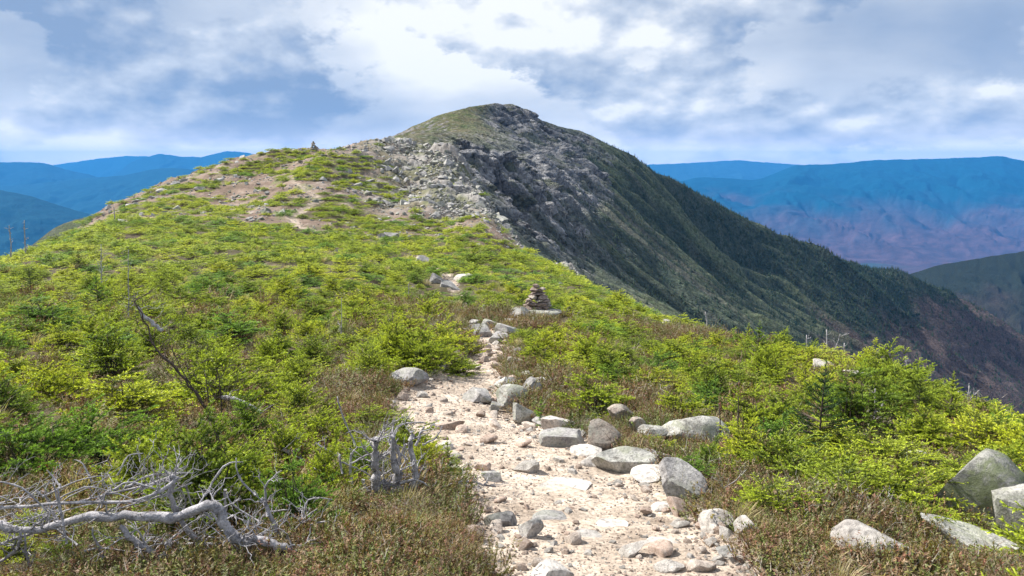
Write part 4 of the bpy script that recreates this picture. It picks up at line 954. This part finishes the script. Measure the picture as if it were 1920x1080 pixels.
def lowzone(x, y):
    o = np.zeros(x.shape, bool)
    for a, b_, r in low_only: o |= np.hypot(x - a, y - b_) < r
    o |= (x < .1) & (y < 2.95)
    return o
def poisson(cands, rad, existing=None):
    """greedy dart throwing on a hash grid"""
    grid = {}; keep = []; cell = 0.5
    mr = float(np.max(rad)); K = int(math.ceil(mr * 2 / cell))
    for i, (x, y) in enumerate(cands):
        gx, gy = int(x // cell), int(y // cell); ok = True; k_ = int(math.ceil((rad[i] + mr) / cell))
        for a in range(gx - k_, gx + k_ + 1):
            for b_ in range(gy - k_, gy + k_ + 1):
                for j in grid.get((a, b_), ()):
                    if (cands[j][0] - x) ** 2 + (cands[j][1] - y) ** 2 < (.5 * (rad[i] + rad[j])) ** 2: ok = False; break
                if not ok: break
            if not ok: break
        if ok: keep.append(i); grid.setdefault((gx, gy), []).append(i)
    return keep
def infront(x, y, z, marg=0):
    px, py, dep = topix(np.stack([x, y, z], -1)); return (px > -marg) & (px < 1920 + marg) & (py < 1080 + marg) & (py > -50) & (y > .8)

# --- near shrubs, each a thing
hero = [(250, 1045, .34, 0), (130, 1050, .36, 5), (345, 1050, .30, 1), (30, 1040, .36, 2), (180, 1075, .3, 3), (430, 1060, .28, 0), (660, 960, .3, 4), (1735, 1000, .5, 1), (1790, 1008, .42, 4), (1375, 905, .4, 3), (1480, 905, .95, 5), (1590, 945, .95, 0), (1400, 880, .75, 2), (1700, 960, .8, 5), (1560, 850, 1.0, 2), (1330, 880, .5, 4), (1660, 880, 1.0, 1), (1800, 930, .75, 2), (1450, 850, .8, 4), (1300, 900, .4, 0),
        (60, 880, .9, 1), (572, 1022, .15, 1), (470, 930, .8, 2), (620, 930, .6, 4), (560, 1000, .5, 0), (300, 880, .7, 4), (180, 870, .8, 5), (400, 900, .7, 1), (680, 900, .5, 2), (800, 870, .42, 4), (850, 905, .32, 0), (790, 905, .3, 2),
        (760, 850, .5, 5), (700, 800, .6, 0), (600, 830, .7, 1), (670, 860, .5, 3), (860, 700, .75, 0), (800, 690, .9, 5), (740, 690, .9, 2), (690, 700, .8, 1)]
P_, R_, V_ = [], [], []
for px, py, s_, v in hero:
    g = rayhit(px, py, Hg0); P_.append((g[0], g[1])); R_.append(s_); V_.append(v)
NH = len(P_)
N = 26000
th = rng.uniform(-.78, .78, N); rr = np.sqrt(rng.uniform(1.6 ** 2, 21 ** 2, N)); X = rr * np.sin(th); Y = rr * np.cos(th)
td = trail_d(X, Y); hm_ = heath_m(X, Y); Z = Hbase(X, Y)
sz = rng.uniform(.62, 1.15, N) * np.interp(rr, [2, 4, 9, 14, 20], [.8, 1.15, 1.2, 1.1, 1.15]); 
tr_half = np.interp(np.hypot(X, Y), np.hypot(TRf[:, 0], TRf[:, 1])[np.argsort(np.hypot(TRf[:, 0], TRf[:, 1]))], TRf[:, 2][np.argsort(np.hypot(TRf[:, 0], TRf[:, 1]))])
edge = (td - 1) * tr_half                      # metres from the trail edge
ok = (edge > sz * .42) & (hm_ < .35) & ~blocked(X, Y, .22) & ~lowzone(X, Y) & infront(X, Y, Z, 160)
X, Y, sz = X[ok], Y[ok], sz[ok]
hd = np.full(len(X), 9.)
for (a, b_), s_ in zip(P_, R_): hd = np.minimum(hd, np.hypot(X - a, Y - b_) / (s_ * .5))
X, Y, sz = X[hd > 1], Y[hd > 1], sz[hd > 1]
cands = P_ + list(zip(X, Y)); rad = np.array([.05] * NH + list(sz * np.interp(np.hypot(X, Y), [3, 9, 14], [1.0, .92, .74])))
def protected(): pass
keep = poisson(cands, rad)
VIS = []
for i in keep:
    x, y = cands[i]; s_ = (R_ + list(sz))[i]; v = V_[i] if i < NH else int(rng.integers(0, 6)); z = float(Hg(np.array([x]), np.array([y]))[0]); VIS.append((x, y, z, s_, v, i < NH))
VIS.sort(key=lambda q: -q[3] / max(q[1], .5))
near = [q for q in VIS if infront(np.array(q[0]), np.array(q[1]), np.array(q[2] + .1), 40)]
rest = [q for q in VIS if not infront(np.array(q[0]), np.array(q[1]), np.array(q[2] + .1), 40)]
near_i = near[:285]; rest += near[285:]
LAND = [(430, 960, 'the arching bleached branch'), (740, 890, 'the broken stump cluster'), (400, 780, 'the dark leafless shrub'), (440, 755, 'the short pale log'), (285, 600, 'the weathered log at upper left'), (770, 715, 'the smooth rounded trail boulder'), (836, 605, 'the curved grey log'),
        (1005, 560, 'the near cairn'), (920, 630, 'the rocks crossing the trail'), (850, 525, 'the upper trail rocks'), (1290, 810, 'the big lichen-covered boulder'), (1275, 905, 'the pointed triangular rock'), (1840, 910, 'the huge dark boulder'), (1553, 660, 'the tallest dead snag'), (1270, 625, 'the bare patch on the right'),
        (1815, 755, 'the bushy bleached dead top'), (640, 610, 'the tall thin dead stem'), (1640, 770, 'the bare bent twig'), (1128, 820, 'the round brown boulder'), (1700, 710, 'the thin far right snag'), (100, 640, 'the left picture edge'), (560, 865, 'the driftwood-like branch')]
ORD = ['nearest', 'second', 'third', 'fourth', 'fifth', 'sixth', 'seventh', 'eighth', 'ninth', 'tenth', 'eleventh', 'twelfth', 'thirteenth', 'fourteenth', 'fifteenth', 'sixteenth']
def landlabels(items, what):
    """items: list of (px, py); returns labels saying where each stands, counted outward from a landmark"""
    bins = {}; 
    for i, (px, py) in enumerate(items):
        L = min(LAND, key=lambda l: (l[0] - px) ** 2 + ((l[1] - py) * 1.6) ** 2); dx, dy = px - L[0], (py - L[1]) * 1.6
        rel = ('left of' if dx < 0 else 'right of') if abs(dx) > abs(dy) else ('behind' if dy < 0 else 'in front of')
        bins.setdefault((L[2], rel), []).append((math.hypot(dx, dy), i))
    out = [None] * len(items)
    for (ln, rel), lst in bins.items():
        lst.sort()
        for k, (_, i) in enumerate(lst):
            o_ = ORD[k] if k < len(ORD) else 'outermost'
            out[i] = f'{what[i]} {rel} {ln}' if len(lst) == 1 else f'{what[i]} {rel} {ln}, {o_} outward'
    return out
pr = [topix(np.array([q[0], q[1], q[2] + .15])) for q in near_i]
wh = [('large ' if q[3] > 1.0 else 'small ' if q[3] < .6 else '') + 'low spruce shrub' for q in near_i]
labs = landlabels([(float(a[0]), float(a[1])) for a in pr], wh)
def add_plant(name, pair, loc, scale, rotz, label, cat, group):
    root = empty(name, loc); root.rotation_euler = (0, 0, rotz); root.scale = scale; tag(root, label, cat, group)
    link('foliage', pair[0], root); link('stem', pair[1], root); return root
for q, lb in zip(near_i, labs):
    x, y, z, s_, v, h_ = q; zs = s_ * rng.uniform(.6, 1.45) * (.6 if h_ and y < 3.3 else 1) * np.interp(math.hypot(x, y), [5, 9, 16], [1, .8, .55]) * (.66 if h_ and x > 1 else 1)
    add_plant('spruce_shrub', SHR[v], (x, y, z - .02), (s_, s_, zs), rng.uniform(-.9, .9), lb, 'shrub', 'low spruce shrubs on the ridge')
# upright young spruces
for px, py, v, s_, lab in [(1015, 795, 0, .50, 'small bright young spruce beside the lichen-spotted boulder'), (1070, 808, 3, .42, 'very small young spruce on the heath right of the bright one'), (1535, 850, 2, .95, 'dark upright young spruce standing above the right-hand shrubs'), (1505, 760, 1, .9, 'upright young spruce behind the dark one on the right'),
                          (1420, 690, 1, 1.1, 'upright young spruce on the right crest left of the snags'), (1350, 690, 0, .7, 'dark young spruce right of the bare patch'), (1780, 800, 1, .9, 'young spruce on the far right slope'), (185, 590, 1, 1.1, 'yellowish young spruce at upper left'),
                          (1400, 672, 1, .9, 'broad dark young spruce at the crest above the right shrubs'), (150, 510, 2, .8, 'dark spruce top rising from the upper left shrubs'), (60, 560, 2, .8, 'dark spruce near the left picture edge'), (690, 590, 2, .5, 'dark young spruce in the middle of the green slope'), (580, 530, 2, .7, 'dark pointed spruce on the green slope'), (840, 880, 0, .45, 'tiny bright spruce at the left trail edge'), (1720, 790, 2, .7, 'small dark spruce behind the bent twig')]:
    g = rayhit(px, py, Hg0); add_plant('young_spruce', YNG[v], (g[0], g[1], g[2] - .03), (s_, s_, s_), rng.uniform(0, 6), lab, 'young spruce', 'upright young spruces')

# --- all other shrubs as one mass: between and beyond the near ones
def shrub_carpet():
    N = 110000; X = rng.uniform(-60, 45, N); Y = rng.uniform(1, 120, N); X[:8000] = rng.uniform(-5, 5, 8000); Y[:8000] = rng.uniform(1.5, 6, 8000)
    dist = np.hypot(X, Y); ok = (np.abs(X) < Y * .85 + 6) & (rng.random(N) < np.interp(dist, [0, 20, 50, 120], [1, 1, .8, .5]))
    X, Y, dist = X[ok], Y[ok], dist[ok]
    Z = Hg(X, Y); td, path, knoll = masks(X, Y); rawtd = trail_d(X, Y); mm = mats_m(X, Y); sz = rng.uniform(.75, 1.35, len(X)) * np.interp(dist, [5, 20, 60, 100], [.9, 1.1, 1.3, 1.5])
    px, py, _ = topix(np.stack([X, Y, Z], -1))
    tal = sstep(-20, -4, X + (Y - 70) * .22 + fbm(X / 6, Y / 6, 3, 3) * 6) * sstep(50, 66, Y)
    # where the open slope on the right turns to rubble
    rub = sstep(0, .35, fbm(X / 4, Y / 4, 4, 81)) * sstep(28, 45, Y) * sstep(-14, 0, X + (Y - 45) * .15)
    want = np.where(knoll > .5, (mm > .5) | (rng.random(len(X)) < .035 * (path < .3)), 1 - rub > rng.random(len(X)))
    want &= ~((tal > .4) & (rng.random(len(X)) > .03) & (mm < .6))
    want &= (heath_m(X, Y) < .4) & ((rawtd - 1) * np.interp(Y, [3, 10, 30, 60, 100], [.7, .6, .5, .6, .4]) > .30 * sz)
    want &= ~blocked(X, Y, .08)
    lz = lowzone(X, Y); sz = np.where(lz, sz * np.where(Y < 3.2, .34, .5), sz)
    X, Y, Z, sz, knoll = X[want], Y[want], Z[want], sz[want], knoll[want]
    d2 = np.full(len(X), 9.)
    inner = np.array([(q[0], q[1], q[3]) for q in near_i])
    for a, b_, s_ in inner: d2 = np.minimum(d2, np.hypot(X - a, Y - b_) / (s_ * .62))
    k = d2 > np.interp(np.hypot(X, Y), [8, 12], [1.3, 1.0])
    X, Y, Z, sz, knoll = X[k], Y[k], Z[k], sz[k], knoll[k]
    kp = poisson(list(zip(X, Y)), sz * np.interp(np.hypot(X, Y), [5, 20, 40], [.66, .64, .58])); X, Y, Z, sz, knoll = X[kp], Y[kp], Z[kp], sz[kp], knoll[kp]
    dist = np.hypot(X, Y); n_ = len(X)
    hz = np.where(lowzone(X, Y), .55, 1.0) * np.where(knoll > .5, rng.uniform(.25, .5, n_), rng.uniform(.6, 1.2, n_) * np.interp(dist, [6, 14, 30], [1, .62, .48]))
    var = np.where(dist < 26, rng.integers(0, 6, n_), 6 + rng.integers(0, 3, n_))
    o = gn_scatter('spruce_carpet', np.stack([X, Y, Z - .03], 1), np.stack([0 * X, 0 * X, rng.uniform(-1, 1, n_)], 1), np.stack([sz, sz, sz * hz], 1), var, [m_[0] for m_ in SHR] + SHL)
    tag(o, 'dense mass of low green spruce covering the ridge beyond the nearest shrubs', 'shrubs', kind='stuff'); print('carpet', n_)
shrub_carpet()

# --- heath and dry grass
def tufts():
    N = 60000; th = rng.uniform(-.8, .8, N); rr = np.exp(rng.uniform(math.log(2.2), math.log(20), N)); X = rr * np.sin(th); Y = rr * np.cos(th)
    e = trail_d(X, Y); h_ = heath_m(X, Y); p = np.where(h_ > .3, 1.0, .10) * (e > 1.02 + rng.normal(0, .08, N)); p = np.maximum(p, ((e > .98) & (e < 1.25)) * .35)
    k = (rng.random(N) < p) & ~blocked(X, Y, -.03); X, Y = X[k], Y[k]; Z = Hg(X, Y); n_ = len(X); s_ = rng.uniform(.6, 1.6, n_) * np.interp(np.hypot(X, Y), [3, 8, 20], [.75, 1.1, 1.8]) * np.clip(1 + fbm(X * 1.8, Y * 1.8, 3, 59) * 1.1, .55, 1.7)
    o = gn_scatter('heath', np.stack([X, Y, Z - .005], 1), np.stack([rng.normal(0, .15, n_), rng.normal(0, .15, n_), rng.uniform(0, 6.28, n_)], 1), np.stack([s_, s_, s_ * np.clip(1 + fbm(X * 3, Y * 3, 3, 55) * .9, .4, 1.8)], 1), np.where(rng.random(n_) < np.clip(.22 + fbm(X * 2.2, Y * 2.2, 3, 57) * 1.3, .04, .9), 3 + rng.integers(0, 2, n_), rng.integers(0, 3, n_)), HEA)
    tag(o, 'brown and olive low heath growing along the trail edges', 'heath', kind='stuff'); print('heath', n_)
    N = 26000; th = rng.uniform(-.8, .8, N); rr = np.exp(rng.uniform(math.log(2.6), math.log(40), N)); X = rr * np.sin(th); Y = rr * np.cos(th)
    nz = fbm(X * .7, Y * .7, 3, 91); e = trail_d(X, Y)
    k = (e > 1.1) & (nz > .22) & ((rng.random(N) < .28)) & (heath_m(X, Y) < .6) & ~blocked(X, Y, .0) & (X < Y * .2 + 1.5) | ((e > 1.02) & (e < 1.3) & (rng.random(N) < .05))
    X, Y = X[k], Y[k]; Z = Hg(X, Y); n_ = len(X); s_ = rng.uniform(.5, 1.0, n_) * np.interp(np.hypot(X, Y), [3, 10, 30], [.7, 1.1, 1.5])
    o = gn_scatter('dry_grass', np.stack([X, Y, Z + .05 * s_], 1), np.stack([rng.normal(0, .15, n_), rng.normal(0, .15, n_), rng.uniform(-.8, .8, n_)], 1), np.stack([s_, s_, s_ * 1.15], 1), rng.integers(0, 3, n_), GRA)
    tag(o, 'straw-coloured dry grass showing between the shrubs', 'grass', kind='stuff'); print('grass', n_)
tufts()

# --- stones: gravel, single trail stones, knoll rubble
SM = [rock_mesh(800 + k, (1, .8, .55), m_, 3, 8, .08) for k, m_ in enumerate([M_pink, M_pale, M_pale2, M_pink, M_pale, M_pink2])]
SMb = [rock_mesh(820 + k, (1, .85, .7), m_, 3, 14, .12) for k, m_ in enumerate([M_gran, M_lich, M_dark, M_gran])]
def gravel():
    N = 60000; k = rng.integers(0, len(TRf) - 1, N)
    w = TRf[k]; X = w[:, 0] + rng.uniform(-1.25, 1.25, N) * w[:, 2]; Y = w[:, 1] + rng.uniform(-.6, .6, N) * w[:, 2]
    dist = np.hypot(X, Y); e = trail_d(X, Y) + rng.normal(0, .07, N)
    keepp = (e < 1.08) & (Y > 1.5) & (dist < 30) & ~blocked(X, Y, -.05); 
    X, Y, dist, e = X[keepp], Y[keepp], dist[keepp], e[keepp]
    wt = np.interp(dist, [2, 8, 15, 30], [1, .7, .6, .6]); q = rng.random(len(X)) < wt; X, Y, dist, e = X[q][:26000], Y[q][:26000], dist[q][:26000], e[q][:26000]
    n_ = len(X); s_ = .007 + rng.pareto(2.8, n_) * .009; s_ = np.clip(s_, .007, .06) * np.where(e < .6, .75, 1.15) * np.interp(dist, [3, 10, 20], [1, 1.2, 1.8]) * np.where(e > .8, 1.25, 1)
    Z = Hg(X, Y); o = gn_scatter('gravel', np.stack([X, Y, Z + s_ * .12], 1), np.stack([rng.normal(0, .3, n_), rng.normal(0, .3, n_), rng.uniform(0, 6.28, n_)], 1), np.stack([s_, s_, s_], 1) * 1.3, rng.integers(0, 6, n_), SM)
    tag(o, 'loose pinkish gravel covering the trail', 'gravel', kind='stuff'); print('gravel', n_)
    # individual stones a hand could pick up
    N = 1500; k = rng.integers(0, 150, N); w = TRf[k]; X = w[:, 0] + rng.uniform(-1.1, 1.1, N) * w[:, 2]; Y = w[:, 1] + rng.uniform(-.5, .5, N) * w[:, 2]
    e = trail_d(X, Y); Z = Hg(X, Y); ok = (e < 1.1) & (Y > 2.6) & (Y < 16) & ~blocked(X, Y, .01) & infront(X, Y, Z, -10) & ((e > .72) | (rng.random(N) < .22))
    X, Y, Z = X[ok], Y[ok], Z[ok]; kp = poisson(list(zip(X, Y)), np.full(len(X), .15))[:200]
    items, S_ = [], []
    for i in kp: a = topix(np.array([X[i], Y[i], Z[i]])); items.append((float(a[0]), float(a[1]))); S_.append((.05 + .13 * rng.random() ** 2) * np.interp(Y[i], [3, 8, 16], [.9, 1.1, 1.6]))
    mi = [int(rng.integers(0, 6)) for _ in kp]
    for j_ in range(len(LANDS)): LAND.append(LANDS[j_])
    wh = [['pink', 'pale', 'grey', 'pink', 'pale', 'pink'][m_] + ' trail stone' for m_ in mi]
    lb = landlabels(items, wh)
    for i, s_, m_, l_ in zip(kp, S_, mi, lb):
        o = link('trail_stone', SM[m_]); o.location = (X[i], Y[i], Z[i] + s_ * .15); o.scale = (s_ * 1.2,) * 3; o.rotation_euler = (rng.normal(0, .2), rng.normal(0, .2), rng.uniform(0, 6.28)); tag(o, l_, 'stone', 'loose stones on the trail')
LANDS = [(1062, 905, 'the broad white flat stone'), (1042, 960, 'the flat grey sunk stone'), (1115, 990, 'the white pentagonal stone'), (1232, 1015, 'the wide pale sunk slab'), (990, 985, 'the dark cracked rock'), (848, 795, 'the pinkish block'), (1060, 830, 'the flat grey trailside slab'), (1170, 865, 'the wedge-shaped slab'), (980, 775, 'the lichen-spotted boulder'), (950, 745, 'the rock heap in the trail'), (1025, 1075, 'the pale rock at the bottom edge')]
gravel()
def rubble():
    N = 110000; X = rng.uniform(-50, 20, N); Y = rng.uniform(26, 125, N); td, path, knoll = masks(X, Y); mm = mats_m(X, Y)
    tal = sstep(-20, -4, X + (Y - 70) * .22 + fbm(X / 6, Y / 6, 3, 3) * 6) * sstep(50, 66, Y)
    rub = sstep(0, .35, fbm(X / 4, Y / 4, 4, 81)) * sstep(28, 45, Y) * sstep(-14, 0, X + (Y - 45) * .15)
    dens = np.clip(knoll * .40 * (.3 + sstep(0, .3, fbm(X / 5, Y / 5, 3, 97))) + tal * .9 + rub * .35, 0, 1) * (1 - mm * .9)
    k = rng.random(N) < dens; X, Y, tal = X[k], Y[k], tal[k]; Z = Hg(X, Y); n_ = len(X)
    s_ = np.clip(.10 + rng.pareto(2.4, n_) * .12, .08, 1.1) * np.where(tal > .5, 1.25, .9)
    o = gn_scatter('talus', np.stack([X, Y, Z + s_ * .1], 1), np.stack([rng.normal(0, .3, n_), rng.normal(0, .3, n_), rng.uniform(0, 6.28, n_)], 1), np.stack([s_, s_, s_], 1), rng.integers(0, 4, n_), SMb)
    tag(o, 'broken grey rubble strewn over the knoll and its steep right side', 'rubble', kind='stuff'); print('talus', n_)
rubble()

# --- forest on the slopes of the peak
def forest():
    N = 110000; X = rng.uniform(10, 620, N); Y = rng.uniform(120, 900, N); Z = Hm(X, Y)
    px, py, dep = topix(np.stack([X, Y, Z], -1)); r2 = ridged((Y + X * .55) / 24 + fbm(X / 60, Y / 60, 3, 9) * .5, X / 220, 3, 15); r1 = ridged((Y + X * .55) / 75 + fbm(X / 120, Y / 120, 3, 2) * 1.2, X / 520, 3, 5)
    n2 = fbm(X / 40, Y / 40, 5, 42); n1 = fbm(X / 9, Y / 9, 5, 41)
    open_ = sstep(.58, .80, r2 * .45 + r1 * .55 + n2 * .12) * (1 - sstep(170, 300, X + n2 * 50)); low = sstep(-92, -135, Z + n2 * 40 + n1 * 8 + (Y - 500) * .10)
    up = sstep(12, 60, X - (Y - 350) * .10 + n2 * 30)
    p = (1 - open_ * .85) * (1 - low * .85) * up; k = (rng.random(N) < p) & (py > 250) & (px < 2100) & (Y < ridge_y(X) + 12)
    X, Y, Z = X[k], Y[k], Z[k]; n_ = len(X); s_ = rng.uniform(.5, 1.25, n_) * np.interp(X, [30, 120, 300], [.28, .50, .75])
    v = rng.choice([0, 1, 2, 3], n_, p=[.33, .3, .27, .10])
    o = gn_scatter('slope_forest', np.stack([X, Y, Z - .3], 1), np.stack([0 * X, 0 * X, rng.uniform(0, 6, n_)], 1), np.stack([s_ * 1.1, s_ * 1.1, s_], 1), v, TRE)
    tag(o, 'dark spruce forest covering the long right slope of the peak', 'forest', kind='stuff'); print('forest', n_)
forest()
